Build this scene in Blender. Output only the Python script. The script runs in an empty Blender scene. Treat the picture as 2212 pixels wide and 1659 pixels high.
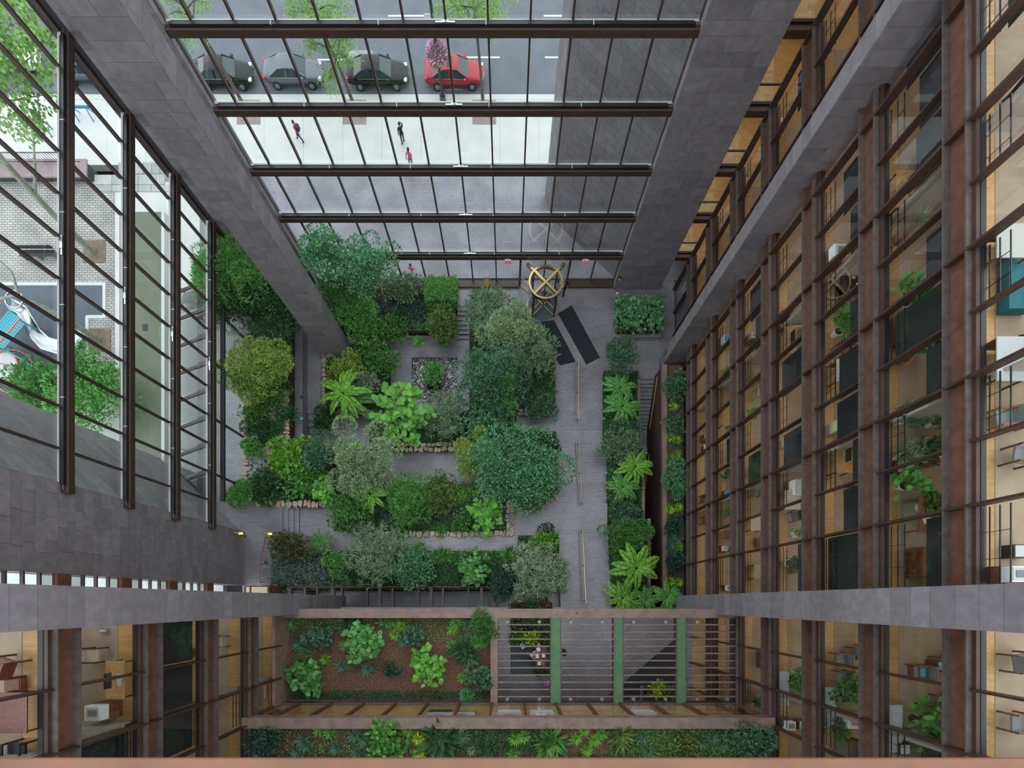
import bpy, bmesh, math, random
import numpy as np
from mathutils import Vector, Matrix
R = math.radians
sc = bpy.context.scene
C = sc.collection
# ------------------------------------------------------------------ camera, sky, exposure
CAMH = 40.6                      # the lens is 40.6 m above the entrance floor, looking straight down
FPX, CX, CY = 1044.0, 1095.0, 1300.0   # focal length and foot of the plumb line in a 2212 x 1659 frame
cam = bpy.data.cameras.new('camera'); camo = bpy.data.objects.new('camera', cam); C.objects.link(camo)
camo.location = (0, 0, CAMH); camo.rotation_euler = (0, 0, 0)
cam.sensor_width = 36; cam.lens = FPX / 2212 * 36; cam.clip_start = .05; cam.clip_end = 400
cam.shift_x = (1106 - CX) / 2212; cam.shift_y = (CY - 829.5) / 2212
sc.camera = camo
w = bpy.data.worlds.new('world'); sc.world = w; w.use_nodes = True
bg = w.node_tree.nodes['Background']; bg.inputs[0].default_value = (.86, .925, 1.0, 1); bg.inputs[1].default_value = 1.0
vs = sc.view_settings; vs.view_transform = 'Standard'; vs.look = 'None'; vs.exposure = 1.45; vs.gamma = 1; vs.use_curve_mapping = False
OFFICE_W = 3.0                  # power per running metre of the office ceiling lights

# ------------------------------------------------------------------ helpers
def W(u, v, z):                  # a measured image point at height z -> place in the room
    k = (CAMH - z) / FPX
    return Vector(((u - CX) * k, (CY - v) * k, z))
MATS = {}
def mat(name, col, rough=.6, metal=0, var=.0, scale=6.0, col2=None, bump=0, objvar=0, spec=.5, emit=0, coat=0, isl=0, trans=0):
    m = bpy.data.materials.new(name); m.use_nodes = True; nt = m.node_tree; N = nt.nodes; L = nt.links
    b = N['Principled BSDF']; b.inputs['Roughness'].default_value = rough; b.inputs['Metallic'].default_value = metal
    b.inputs['Specular IOR Level'].default_value = spec; b.inputs['Coat Weight'].default_value = coat
    c = (*col, 1); b.inputs['Base Color'].default_value = c; out = None
    if var or col2:
        g = N.new('ShaderNodeNewGeometry'); n = N.new('ShaderNodeTexNoise'); n.inputs['Scale'].default_value = scale; n.inputs['Detail'].default_value = 6
        L.new(g.outputs['Position'], n.inputs['Vector'])
        mr = N.new('ShaderNodeMapRange'); mr.inputs[1].default_value = .3; mr.inputs[2].default_value = .7
        L.new(n.outputs['Fac'], mr.inputs[0])
        mx = N.new('ShaderNodeMix'); mx.data_type = 'RGBA'
        a2 = col2 if col2 else tuple(x * (1 + var) for x in col); a1 = col if col2 else tuple(x * (1 - var) for x in col)
        mx.inputs[6].default_value = (*a1, 1); mx.inputs[7].default_value = (*a2, 1)
        L.new(mr.outputs[0], mx.inputs[0]); out = mx.outputs[2]
        if bump:
            bp = N.new('ShaderNodeBump'); bp.inputs['Strength'].default_value = bump; bp.inputs['Distance'].default_value = .02
            L.new(n.outputs['Fac'], bp.inputs['Height']); L.new(bp.outputs[0], b.inputs['Normal'])
    if objvar or isl:
        hs = N.new('ShaderNodeHueSaturation')
        if out: L.new(out, hs.inputs['Color'])
        else: hs.inputs['Color'].default_value = c
        if objvar: src = N.new('ShaderNodeObjectInfo').outputs['Random']; amt = objvar
        else: src = N.new('ShaderNodeNewGeometry').outputs['Random Per Island']; amt = isl
        m1 = N.new('ShaderNodeMapRange'); m1.inputs[3].default_value = 1 - amt; m1.inputs[4].default_value = 1 + amt
        L.new(src, m1.inputs[0]); L.new(m1.outputs[0], hs.inputs['Value'])
        if isl:
            m2 = N.new('ShaderNodeMapRange'); m2.inputs[3].default_value = .475; m2.inputs[4].default_value = .52
            ml = N.new('ShaderNodeMath'); ml.operation = 'MULTIPLY'; ml.inputs[1].default_value = 7.13
            fr = N.new('ShaderNodeMath'); fr.operation = 'FRACT'
            L.new(src, ml.inputs[0]); L.new(ml.outputs[0], fr.inputs[0]); L.new(fr.outputs[0], m2.inputs[0]); L.new(m2.outputs[0], hs.inputs['Hue'])
        out = hs.outputs[0]
    if out: L.new(out, b.inputs['Base Color'])
    if emit:
        b.inputs['Emission Color'].default_value = c; b.inputs['Emission Strength'].default_value = emit
    if trans:
        t = N.new('ShaderNodeBsdfTranslucent'); t.inputs[0].default_value = (col[0] * 1.3, col[1] * 1.3, col[2] * .7, 1)
        if out: L.new(out, t.inputs[0])
        ms = N.new('ShaderNodeMixShader'); ms.inputs[0].default_value = trans
        L.new(b.outputs[0], ms.inputs[1]); L.new(t.outputs[0], ms.inputs[2]); L.new(ms.outputs[0], N['Material Output'].inputs[0])
    MATS[name] = m; return m
def brickmat(name, c1, c2, mortar, bw, bh, rough, msize=.012, spec=.5, rot=0, off=.5):
    m = bpy.data.materials.new(name); m.use_nodes = True; nt = m.node_tree; N = nt.nodes; L = nt.links; b = N['Principled BSDF']
    g = N.new('ShaderNodeNewGeometry'); mp = N.new('ShaderNodeMapping'); mp.inputs['Rotation'].default_value = (0, 0, rot)
    br = N.new('ShaderNodeTexBrick'); br.inputs['Scale'].default_value = 1; br.inputs['Brick Width'].default_value = bw; br.inputs['Row Height'].default_value = bh
    br.inputs['Mortar Size'].default_value = msize; br.inputs['Color1'].default_value = (*c1, 1); br.inputs['Color2'].default_value = (*c2, 1); br.inputs['Mortar'].default_value = (*mortar, 1); br.offset = off
    L.new(g.outputs['Position'], mp.inputs[0]); L.new(mp.outputs[0], br.inputs['Vector'])
    n = N.new('ShaderNodeTexNoise'); n.inputs['Scale'].default_value = .45; n.inputs['Detail'].default_value = 4; L.new(g.outputs['Position'], n.inputs['Vector'])
    hs = N.new('ShaderNodeHueSaturation'); mr = N.new('ShaderNodeMapRange'); mr.inputs[1].default_value = .3; mr.inputs[2].default_value = .7; mr.inputs[3].default_value = .75; mr.inputs[4].default_value = 1.25
    L.new(n.outputs['Fac'], mr.inputs[0]); L.new(mr.outputs[0], hs.inputs['Value']); L.new(br.outputs['Color'], hs.inputs['Color']); L.new(hs.outputs[0], b.inputs['Base Color'])
    bp = N.new('ShaderNodeBump'); bp.invert = True; bp.inputs['Strength'].default_value = .35; bp.inputs['Distance'].default_value = .01
    L.new(br.outputs['Fac'], bp.inputs['Height']); L.new(bp.outputs[0], b.inputs['Normal'])
    b.inputs['Roughness'].default_value = rough; b.inputs['Specular IOR Level'].default_value = spec
    MATS[name] = m; return m
def glassmat(name, tint, ior=1.45, refl=1.0):
    m = bpy.data.materials.new(name); m.use_nodes = True; nt = m.node_tree; N = nt.nodes; L = nt.links; N.remove(N['Principled BSDF'])
    t = N.new('ShaderNodeBsdfTransparent'); t.inputs[0].default_value = (*tint, 1); g = N.new('ShaderNodeBsdfGlossy'); g.inputs['Roughness'].default_value = .0
    g.inputs[0].default_value = (refl, refl, refl, 1); ms = N.new('ShaderNodeMixShader')
    ge = N.new('ShaderNodeNewGeometry'); dt = N.new('ShaderNodeVectorMath'); dt.operation = 'DOT_PRODUCT'; L.new(ge.outputs['Normal'], dt.inputs[0]); L.new(ge.outputs['Incoming'], dt.inputs[1])
    def op(o, x, y=None):
        n = N.new('ShaderNodeMath'); n.operation = o
        for i_, q in ((0, x), (1, y)):
            if q is None: continue
            if isinstance(q, (int, float)): n.inputs[i_].default_value = q
            else: L.new(q, n.inputs[i_])
        return n.outputs[0]
    f0 = ((ior - 1) / (ior + 1)) ** 2 * 1.9        # two surfaces of the pane; Schlick, the same from both sides
    c1 = op('SUBTRACT', 1.0, op('ABSOLUTE', dt.outputs['Value'])); fr = op('ADD', f0, op('MULTIPLY', 1 - f0, op('POWER', c1, 5.0)))
    L.new(fr, ms.inputs[0]); L.new(t.outputs[0], ms.inputs[1]); L.new(g.outputs[0], ms.inputs[2]); L.new(ms.outputs[0], N['Material Output'].inputs[0])
    MATS[name] = m; return m
# stone, steel, floors
mat('granite', (.192, .171, .180), .6, var=.16, scale=3, objvar=.13, bump=.05)
mat('joint', (.03, .027, .028), .9)
mat('steel', (.050, .026, .018), .45, var=.25, scale=2.5, bump=.05)
mat('rust', (.115, .046, .024), .7, var=.3, scale=3, bump=.1)
mat('flange', (.092, .068, .058), .65, var=.3, scale=4)
mat('railrust', (.225, .100, .055), .5, var=.18, scale=9)
mat('black', (.008, .008, .009), .4); mat('shade', (.012, .0115, .014), .85); mat('sillgrey', (.42, .42, .38), .6)
mat('chrome', (.48, .49, .50), .25, metal=1); mat('brass', (.72, .52, .26), .28, metal=1); mat('bronze', (.10, .065, .04), .4, metal=.6)
mat('corten', (.205, .140, .110), .75, var=.22, scale=2.2, bump=.1)
brickmat('brick', (.215, .206, .224), (.285, .272, .292), (.062, .057, .062), .30, .115, .33, msize=.016, spec=.8)
brickmat('brickdark', (.030, .026, .027), (.042, .036, .036), (.009, .008, .008), .29, .095, .45)
brickmat('forecourt', (.22, .21, .235), (.26, .25, .27), (.15, .14, .155), .29, .095, .6)
brickmat('paver', (.30, .30, .275), (.36, .35, .325), (.13, .105, .09), .42, .19, .8, msize=.025)
brickmat('parquet', (.43, .24, .085), (.52, .31, .125), (.30, .16, .05), .42, .07, .4, msize=.003)
mat('plank', (.50, .34, .175), .4, var=.15, scale=14, objvar=.16)
mat('carpet', (.33, .25, .175), .95, var=.12, scale=1.5); mat('wood', (.16, .052, .022), .4, var=.3, scale=9); mat('oak', (.42, .22, .085), .45, var=.2, scale=8)
mat('mahogany', (.115, .022, .012), .3, var=.3, scale=8); mat('beige', (.48, .40, .30), .8); mat('plaster', (.34, .30, .25), .85)
mat('concrete', (.53, .53, .50), .85, var=.06, scale=.8); mat('pinkstone', (.27, .20, .20), .8, var=.1, scale=2); mat('asphalt', (.125, .135, .155), .85, var=.12, scale=.6)
mat('kerb', (.52, .52, .49), .8); mat('whitepaint', (.85, .85, .83), .6); mat('slab', (.34, .35, .33), .8, var=.1, scale=2, objvar=.22)
mat('pad', (.085, .10, .12), .9, var=.15, scale=1); mat('fieldstone', (.40, .31, .225), .85, var=.22, scale=8, objvar=.3, bump=.2)
mat('soil', (.13, .072, .046), 1, spec=.1, var=.35, scale=7, bump=.3); mat('darksoil', (.050, .036, .024), 1, spec=.05, var=.3, scale=7)
mat('white', (.78, .78, .77), .5); mat('paper', (.85, .85, .83), .7); mat('mat', (.014, .016, .022), .95); mat('greymat', (.075, .092, .105), .95)
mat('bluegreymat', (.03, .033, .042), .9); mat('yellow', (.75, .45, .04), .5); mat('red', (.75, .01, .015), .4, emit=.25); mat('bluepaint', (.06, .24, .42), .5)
mat('redbox', (.55, .012, .015), .5); mat('teal', (.005, .12, .14), .7); mat('aqua', (.02, .38, .48), .5); mat('orange', (.75, .20, .05), .5); mat('coral', (.62, .16, .10), .5); mat('turq', (.05, .33, .40), .5)
mat('maroon', (.16, .012, .02), .6); mat('terracotta', (.28, .09, .045), .8); mat('algae', (.055, .16, .095), .9, var=.3, scale=2.5, col2=(.11, .19, .075)); mat('cream', (.62, .54, .36), .6)
mat('lampwarm', (1.0, .55, .10), .5, emit=.8); mat('bark', (.13, .10, .075), .9, var=.35, scale=12, bump=.5); mat('paleb', (.25, .25, .19), .9, var=.25, scale=5); mat('greenhose', (.06, .30, .12), .5)
mat('skin', (.48, .27, .19), .6); mat('skindark', (.16, .075, .045), .6); mat('hair', (.012, .009, .008), .6); mat('greyhair', (.35, .30, .26), .7)
mat('suit', (.010, .011, .016), .7); mat('navy', (.018, .028, .06), .8); mat('redcloth', (.55, .05, .09), .8); mat('pinkcloth', (.75, .16, .26), .8); mat('shirt', (.72, .75, .84), .8)
mat('purple', (.36, .14, .38), .8); mat('khaki', (.25, .2, .14), .9); mat('stripe', (.3, .3, .3), .8, col2=(.8, .8, .8), scale=30); mat('grey', (.16, .17, .18), .6); mat('lightgrey', (.45, .47, .48), .5)
mat('carblack', (.006, .007, .009), .2, spec=.35); mat('carred', (.38, .012, .03), .3, spec=.5); mat('carsilver', (.13, .14, .155), .3, metal=.4); mat('carwhite', (.8, .8, .8), .3, coat=1)
mat('carglass', (.03, .05, .05), .05, spec=.6); mat('tyre', (.012, .012, .012), .8); mat('headlamp', (.8, .8, .75), .15); mat('taillamp', (.5, .01, .01), .2)
mat('postgreen', (.022, .045, .042), .5); mat('alu', (.55, .56, .57), .3, metal=.9); mat('screen', (.01, .012, .014), .1)
glassmat('glass', (.90, .95, .945), 1.5); glassmat('clearglass', (.94, .97, .96), 1.45); glassmat('roofglass', (.95, .96, .96), 1.2); glassmat('smoked', (.42, .44, .44), 1.5)
# water: dark, glossy, rippled
def watermat():
    m = mat('water', (.010, .012, .013), .03, spec=1.0); N = m.node_tree.nodes; L = m.node_tree.links
    g = N.new('ShaderNodeNewGeometry'); n = N.new('ShaderNodeTexNoise'); n.inputs['Scale'].default_value = 2.4; n.inputs['Detail'].default_value = 2; n.inputs['Distortion'].default_value = 1.4
    b = N.new('ShaderNodeBump'); b.inputs['Strength'].default_value = 1.0; b.inputs['Distance'].default_value = .3
    L.new(g.outputs['Position'], n.inputs['Vector']); L.new(n.outputs['Fac'], b.inputs['Height']); L.new(b.outputs[0], N['Principled BSDF'].inputs['Normal'])
    N['Principled BSDF'].inputs['IOR'].default_value = 2.0; N['Principled BSDF'].inputs['Coat Weight'].default_value = 1.0; N['Principled BSDF'].inputs['Coat Roughness'].default_value = .02; L.new(b.outputs[0], N['Principled BSDF'].inputs['Coat Normal'])
watermat()
LEAF = {'mid': (.092, .250, .056), 'bright': (.170, .40, .045), 'lime': (.36, .58, .03), 'pale': (.285, .42, .205), 'yellowg': (.27, .41, .080), 'bluegreen': (.130, .325, .150),
        'teal': (.092, .215, .118), 'dark': (.042, .130, .042), 'darkblue': (.056, .115, .082), 'grey': (.165, .275, .140), 'olive': (.145, .220, .055), 'ash': (.190, .25, .215),
        'brown': (.100, .115, .042), 'fresh': (.125, .345, .075), 'street': (.24, .43, .11), 'sage': (.25, .335, .195), 'deep': (.042, .125, .042)}
for k, c in LEAF.items(): mat('leaf_' + k, c, .5, isl=.45, trans=.3, spec=.3)
mat('olivewall', (.13, .13, .10), .6, var=.25, scale=1.2, col2=(.09, .12, .06)); mat('pitsoil', (.17, .12, .085), .9, var=.2, scale=4); mat('leaf_petalmix', (.10, .03, .03), .5, isl=.4); mat('petal', (.80, .42, .62), .6, isl=.4); mat('petalred', (.55, .03, .03), .6, isl=.3)

CUBE = {}
def cube(m):
    if m not in CUBE:
        me = bpy.data.meshes.new('box_' + m); bm = bmesh.new(); bmesh.ops.create_cube(bm, size=1); bm.to_mesh(me); bm.free(); me.materials.append(MATS[m]); CUBE[m] = me
    return CUBE[m]
CYL = {}
def cyl(m, n=12):
    if (m, n) not in CYL:
        me = bpy.data.meshes.new('rod_' + m); bm = bmesh.new(); bmesh.ops.create_cone(bm, cap_ends=True, segments=n, radius1=1, radius2=1, depth=1)
        bm.to_mesh(me); bm.free(); me.materials.append(MATS[m])
        if n > 8: me.polygons.foreach_set('use_smooth', [len(p.vertices) == 4 for p in me.polygons])
        CYL[(m, n)] = me
    return CYL[(m, n)]
def tag(o, label=None, cat=None, group=None, kind=None):
    if label: o['label'] = label
    if cat: o['category'] = cat
    if group: o['group'] = group
    if kind: o['kind'] = kind
    return o
def link(name, me, parent=None, M=None):
    o = bpy.data.objects.new(name, me); C.objects.link(o)
    if parent is not None: o.parent = parent
    if M is not None: o.matrix_basis = M
    return o
def thing(name, label=None, cat=None, loc=(0, 0, 0), rz=0, group=None, kind=None, s=1):
    o = bpy.data.objects.new(name, None); C.objects.link(o); o.location = loc; o.rotation_euler = (0, 0, rz); o.scale = (s, s, s)
    o.empty_display_size = .1
    return tag(o, label, cat, group, kind)
def sub(o, p):                    # o becomes a sub-part of p and stays where it is (both have the same parent now)
    o.parent = p; o.matrix_parent_inverse = p.matrix_basis.inverted(); return o
def bx(T, name, m, x0, x1, y0, y1, z0, z1):
    return link(name, cube(m), T, Matrix.Translation(((x0 + x1) / 2, (y0 + y1) / 2, (z0 + z1) / 2)) @ Matrix.Diagonal((max(abs(x1 - x0), 1e-4), max(abs(y1 - y0), 1e-4), max(abs(z1 - z0), 1e-4), 1)))
def rod(T, name, m, p, q, r, n=8):
    p, q = Vector(p), Vector(q); d = q - p; L = d.length
    return link(name, cyl(m, n), T, Matrix.Translation((p + q) / 2) @ d.to_track_quat('Z', 'Y').to_matrix().to_4x4() @ Matrix.Diagonal((r, r, L, 1)))
def beam(T, name, m, p, q, wd, h):
    p, q = Vector(p), Vector(q); d = q - p; L = d.length
    rz = math.atan2(d.y, d.x); ry = -math.atan2(d.z, math.hypot(d.x, d.y))
    return link(name, cube(m), T, Matrix.Translation((p + q) / 2) @ Matrix.Rotation(rz, 4, 'Z') @ Matrix.Rotation(ry, 4, 'Y') @ Matrix.Diagonal((L, wd, h, 1)))
def struct(name, m, x0, x1, y0, y1, z0, z1, label=None):
    o = bx(None, name, m, x0, x1, y0, y1, z0, z1); return tag(o, label, None, None, 'structure')
def mesh(name, verts, faces, m, smooth=False):
    me = bpy.data.meshes.new(name); me.from_pydata([tuple(v) for v in verts], [], faces); me.materials.append(MATS[m])
    if smooth: me.polygons.foreach_set('use_smooth', [True] * len(me.polygons))
    me.update(); return me
QUAD = {}
def pane(T, name, m, a, b, c, d):
    return link(name, mesh('pane', [a, b, c, d], [(0, 1, 2, 3)], m), T)
def bmobj(name, fn, m, T=None, M=None, smooth=False):
    bm = bmesh.new(); fn(bm); me = bpy.data.meshes.new(name); bm.to_mesh(me); bm.free(); me.materials.append(MATS[m])
    if smooth: me.polygons.foreach_set('use_smooth', [True] * len(me.polygons))
    return link(name, me, T, M)
def tube(T, name, m, pts, r, n=7, taper=None):
    pts = [Vector(p) for p in pts]; V = []; Fc = []
    for i, p in enumerate(pts):
        d = (pts[min(i + 1, len(pts) - 1)] - pts[max(i - 1, 0)]).normalized(); q = d.to_track_quat('Z', 'Y')
        rr = r if taper is None else r + (taper - r) * i / (len(pts) - 1)
        for k in range(n): V.append(p + q @ Vector((rr * math.cos(2 * math.pi * k / n), rr * math.sin(2 * math.pi * k / n), 0)))
    for i in range(len(pts) - 1):
        for k in range(n): Fc.append((i * n + k, i * n + (k + 1) % n, (i + 1) * n + (k + 1) % n, (i + 1) * n + k))
    Fc.append(tuple(range(n - 1, -1, -1))); Fc.append(tuple((len(pts) - 1) * n + k for k in range(n)))
    return link(name, mesh(name, V, Fc, m, True), T)
def tubemesh(parts, m, n=6):
    V = []; Fc = []
    for pts, r0, r1 in parts:
        pts = [Vector(p) for p in pts]; b = len(V)
        for i, p in enumerate(pts):
            d = (pts[min(i + 1, len(pts) - 1)] - pts[max(i - 1, 0)]); d = d.normalized() if d.length > 1e-6 else Vector((0, 0, 1)); q = d.to_track_quat('Z', 'Y')
            rr = r0 + (r1 - r0) * i / (len(pts) - 1)
            for k in range(n): V.append(p + q @ Vector((rr * math.cos(2 * math.pi * k / n), rr * math.sin(2 * math.pi * k / n), 0)))
        for i in range(len(pts) - 1):
            for k in range(n): Fc.append((b + i * n + k, b + i * n + (k + 1) % n, b + (i + 1) * n + (k + 1) % n, b + (i + 1) * n + k))
    return mesh('tubes', V, Fc, m, True)
# ------------------------------------------------------------------ the building
H = 3.67
def Z(k): return H * k
rg = random.Random(5)
def clad(T, p0, p1, z0, z1, n, course=.6, lens=(.9, 1.7), m='granite'):
    """granite panels in courses on the upright face p0-p1, outward normal n"""
    p0, p1, n = Vector((*p0, 0)), Vector((*p1, 0)), Vector((*n, 0)).normalized(); d = p1 - p0; L = d.length; d = d / L; rz = math.atan2(d.y, d.x)
    z = z0
    while z < z1 - .05:
        h = course * rg.uniform(.85, 1.2); h = min(h, z1 - z); s = 0
        while s < L - 1e-3:
            l = rg.uniform(*lens)
            if L - s - l < lens[0] * .55: l = L - s
            t = .05 + rg.uniform(0, .008); c = p0 + d * (s + l / 2) + n * (t / 2 - .012)
            link('granite_panel', cube(m), T, Matrix.Translation((c.x, c.y, z + h / 2)) @ Matrix.Rotation(rz, 4, 'Z') @ Matrix.Diagonal((l - .014, t, h - .014, 1)))
            s += l
        z += h
def pier(label, x0, x1, y0, y1, z0, z1, faces, zt=44.5, course=.6, lens=(.9, 1.7)):
    T = thing('granite_pier', label, 'pier', ((x0 + x1) / 2, (y0 + y1) / 2, 0)); cx, cy = T.location.x, T.location.y
    bx(T, 'core', 'joint', x0 - cx + .03, x1 - cx - .03, y0 - cy + .03, y1 - cy - .03, z0, zt)
    q = {'-y': ((x0, y0), (x1, y0), (0, -1)), '+y': ((x0, y1), (x1, y1), (0, 1)), '-x': ((x0, y0), (x0, y1), (-1, 0)), '+x': ((x1, y0), (x1, y1), (1, 0))}
    for f in '-y +y -x +x'.split():
        a, b, n = q[f]; a = (a[0] - cx - n[0] * .03, a[1] - cy - n[1] * .03); b = (b[0] - cx - n[0] * .03, b[1] - cy - n[1] * .03)
        if f in faces: clad(T, a, b, z0, z1, n, course, lens)
        else:
            o = bx(T, 'blind_face', 'granite', min(a[0], b[0]) - abs(n[0]) * .02, max(a[0], b[0]) + abs(n[0]) * .02, min(a[1], b[1]) - abs(n[1]) * .02, max(a[1], b[1]) + abs(n[1]) * .02, z0, zt)
    for f in faces:       # plain stone above the picture
        a, b, n = q[f]; a = (a[0] - cx - n[0] * .03, a[1] - cy - n[1] * .03); b = (b[0] - cx - n[0] * .03, b[1] - cy - n[1] * .03)
        bx(T, 'upper_stone', 'granite', min(a[0], b[0]) - abs(n[0]) * .02, max(a[0], b[0]) + abs(n[0]) * .02, min(a[1], b[1]) - abs(n[1]) * .02, max(a[1], b[1]) + abs(n[1]) * .02, z1, zt)
    return T
pier('granite pier rising from the fern beds next to the glass corner', -15.05, -13.0, 20.15, 21.4, -.6, 26.5, ('-y', '+x'))
pier('granite pier standing at the top of the narrow sunken stair', 12.8, 14.55, 19.45, 20.35, -.2, 27.5, ('-y', '-x'))
pier('granite pier at the soil terrace end of the long steel beam', -14.4, -12.7, -.78, .47, 2.4, 29.5, ('+x',), lens=(1.25, 1.3), course=.7)
pier('granite pier at the slatted pergola end of the long steel beam', 12.7, 14.4, -.78, .47, 2.4, 29.5, ('-x',), lens=(1.25, 1.3), course=.7)
pier('broad granite pier beside the revolving door', 8.93, 12.85, 26.25, 27.2, 0, 22.5, ('-y', '-x'), lens=(1.0, 2.2))
T = pier('broad granite pier beside the brass wall lanterns', -22.2, -20.6, 1.28, 5.5, 2.7, 24, ('+x',), course=.5, lens=(.9, 1.6))
# corner wall where the two glass walls meet, and the slanted fins outside the glass
cw = thing('wall_corner', None, None, (0, 0, 0), kind='structure')
bx(cw, 'core', 'joint', -21.1, -15.8, 26.37, 27.3, 0, 44.5); clad(cw, (-20.2, 26.36), (-15.75, 26.36), 0, 30, (0, -1), .6, (1.0, 2.0)); clad(cw, (-15.78, 26.36), (-15.78, 27.2), 0, 24, (1, 0), .6, (.8, 1))
def fin(label, p0, p1, endp, n, n2, zt):
    T = thing('granite_fin_wall', label, 'wall', ((p0[0] + p1[0]) / 2, (p0[1] + p1[1]) / 2, 0)); c = T.location
    a, b, e = [(p[0] - c.x, p[1] - c.y) for p in (p0, p1, endp)]
    back = (a[0] + e[0] - b[0], a[1] + e[1] - b[1])
    V = [(*p, z) for z in (0, 44) for p in (a, b, e, back)]
    link('core', mesh('core', V, [(0, 1, 5, 4), (1, 2, 6, 5), (2, 3, 7, 6), (3, 0, 4, 7), (4, 5, 6, 7)], 'joint'), T)
    clad(T, a, b, 0, zt, n, .62, (1.2, 2.2)); clad(T, b, e, 0, zt, n2, .62, (.6, 1.2))
    V = [(p[0] + n[0] * .03, p[1] + n[1] * .03, z) for z in (zt, 44) for p in (a, b)]
    link('upper_stone', mesh('upper', V, [(0, 1, 3, 2)], 'granite'), T)
fin('slanted granite fin wall outside the street glass', (9.0, 27.3), (3.6, 32.4), (3.25, 34.2), (-.7, -.7), (-1, -.2), 22)
fin('slanted granite fin wall outside the playground glass', (-21.0, 5.6), (-25.3, 9.75), (-27.2, 11.25), (.7, -.7), (-.5, -.85), 24)

# floors of brick at their levels
struct('floor', 'joint', -75, 40, -30, 80, -6, -4.5)
def F(x0, x1, y0, y1, z, m='brick', z0=-4.2): return struct('floor', m, x0, x1, y0, y1, z0, z)
for a in ((-4.2, 14.1, 24.9, 27.0, 0), (-15.7, -4.2, 26.3, 27.0, 0), (14.2, 20.2, -9.2, 31.5, 0), (12.9, 14.2, 27.0, 31.5, 0), (-3.2, 14.1, 18.7, 24.9, 0), (-3.2, 11.0, 14.2, 18.7, .0), (-15.4, -4.2, 22.7, 24.9, -.9),
          (-9.8, -8.3, 16.1, 22.7, -1.2), (-4.2, -3.2, 16.1, 22.7, -1.2), (-8.3, -4.2, 21.2, 22.7, -1.2), (-8.3, -4.2, 16.1, 17.1, -1.2), (-8.3, -4.2, 17.1, 21.2, -1.9),
          (-17.0, -15.4, 15.6, 26.3, .6), (-15.4, -9.8, 15.6, 22.7, -.6), (-17.0, -9.8, 12.6, 15.6, 0), (-9.8, -3.2, 12.6, 16.1, -.1), (-3.2, 11.0, 12.6, 14.2, 0), (-17.0, 4.1, 9.7, 12.6, 0),
          (4.1, 8.0, 5.83, 7.86, 2.1), (-16.5, 4.1, 4.0, 9.7, 2.1), (4.1, 8.0, 7.86, 12.6, 0),
          (-20.75, -17.6, .45, 26.3, 2.7), (-17.6, -16.5, .45, 26.3, 1.6), (-16.5, 4.1, .95, 4.0, 2.4), (-.7, 4.1, -.4, .95, 2.4), (-16.5, -.7, -.4, .95, -.9), (8.0, 11.0, -.4, 12.6, 1.5), (4.1, 8.0, -.4, 5.83, 2.1), (-24.3, -20.75, 5, 27.2, 2.7)): F(*a)
F(11.0, 12.4, -.4, 9.7, -3.75, 'brick', -4.4); F(12.4, 14.2, -.4, 18.9, 1.7)
F(-14.2, 14.2, -9, -.4, 3.67, 'brick', -4.2)
# steps
def stairs(label, n, x0, x1, ys, z0, dz, axis='y', m='brick', base=-4.2, group=None):
    T = thing('stairs', label, 'stairs', (x0, ys[0], 0)); X, Y = x0, ys[0]
    for i in range(n):
        a = ys[0] + (ys[1] - ys[0]) * i / n; b = ys[0] + (ys[1] - ys[0]) * (i + 1) / n; z = z0 + dz * (i + 1)
        lo, hi = min(a, b), max(a, b)
        if axis == 'y': bx(T, 'tread', m, 0, x1 - x0, lo - Y, hi - Y, base, z); s = 1 if ys[1] > ys[0] else -1; bx(T, 'nosing', 'brick', 0, x1 - x0, (b if dz < 0 else a) - Y - .015, (b if dz < 0 else a) - Y + .015, z - .045, z + .002)
        else: bx(T, 'tread', m, lo - X, hi - X, x0 - Y, x1 - Y, base, z)
    return T
stairs('wide lower flight of brick steps beside the brass handrail', 12, 4.1, 8.0, (14.2, 7.86), 0, .1615)
stairs('wide upper flight of brick steps running up to the pergola', 10, 4.1, 8.0, (5.83, 0), 2.1, .1427)
F(4.1, 8.0, -.4, .02, 3.66)
stairs('brick steps going down from the entrance to the pool', 7, -4.2, -3.2, (24.9, 22.7), 0, -.15)
stairs('brick steps down from the narrow path by the pier', 3, -17.0, -15.4, (15.6, 14.1), .6, -.15)
def sidestairs(label, n, xa, xb, y0, y1, z0, dz, m='brick'):
    T = thing('stairs', label, 'stairs', (xa, y0, 0))
    for i in range(n):
        a, b = xa + (xb - xa) * i / n, xa + (xb - xa) * (i + 1) / n; z = z0 + dz * (i + 1)
        bx(T, 'tread', m, a - xa, b - xa, 0, y1 - y0, -4.0, z); bx(T, 'nosing', 'brick', b - xa - .03, b - xa + .012, 0, y1 - y0, z - .1, z + .003)
sidestairs('four brick steps beside the corner lanterns', 3, -17.6, -16.5, 4.9, 7.5, 2.7, -.15)
sidestairs('brick steps leading down to the pool between ferns', 5, -11.5, -9.8, 21.6, 22.65, -.3, -.15)
sidestairs('dark steps up into the planting under the yellow-green tree', 5, -19.0, -16.95, 16.6, 18.5, 1.9, -.2, 'brick')
T = stairs('narrow dark sunken stair, upper flight below the granite pier', 14, 11.08, 12.4, (18.7, 15.0), 0, -.16, m='brick', base=-4.4)
F(11.0, 12.4, 12.9, 15.0, -2.25, 'brick', -4.4)
stairs('narrow dark sunken stair, lower flight to the basement door', 9, 11.08, 12.4, (12.9, 9.7), -2.25, -.16, m='brick', base=-4.4)
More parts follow.
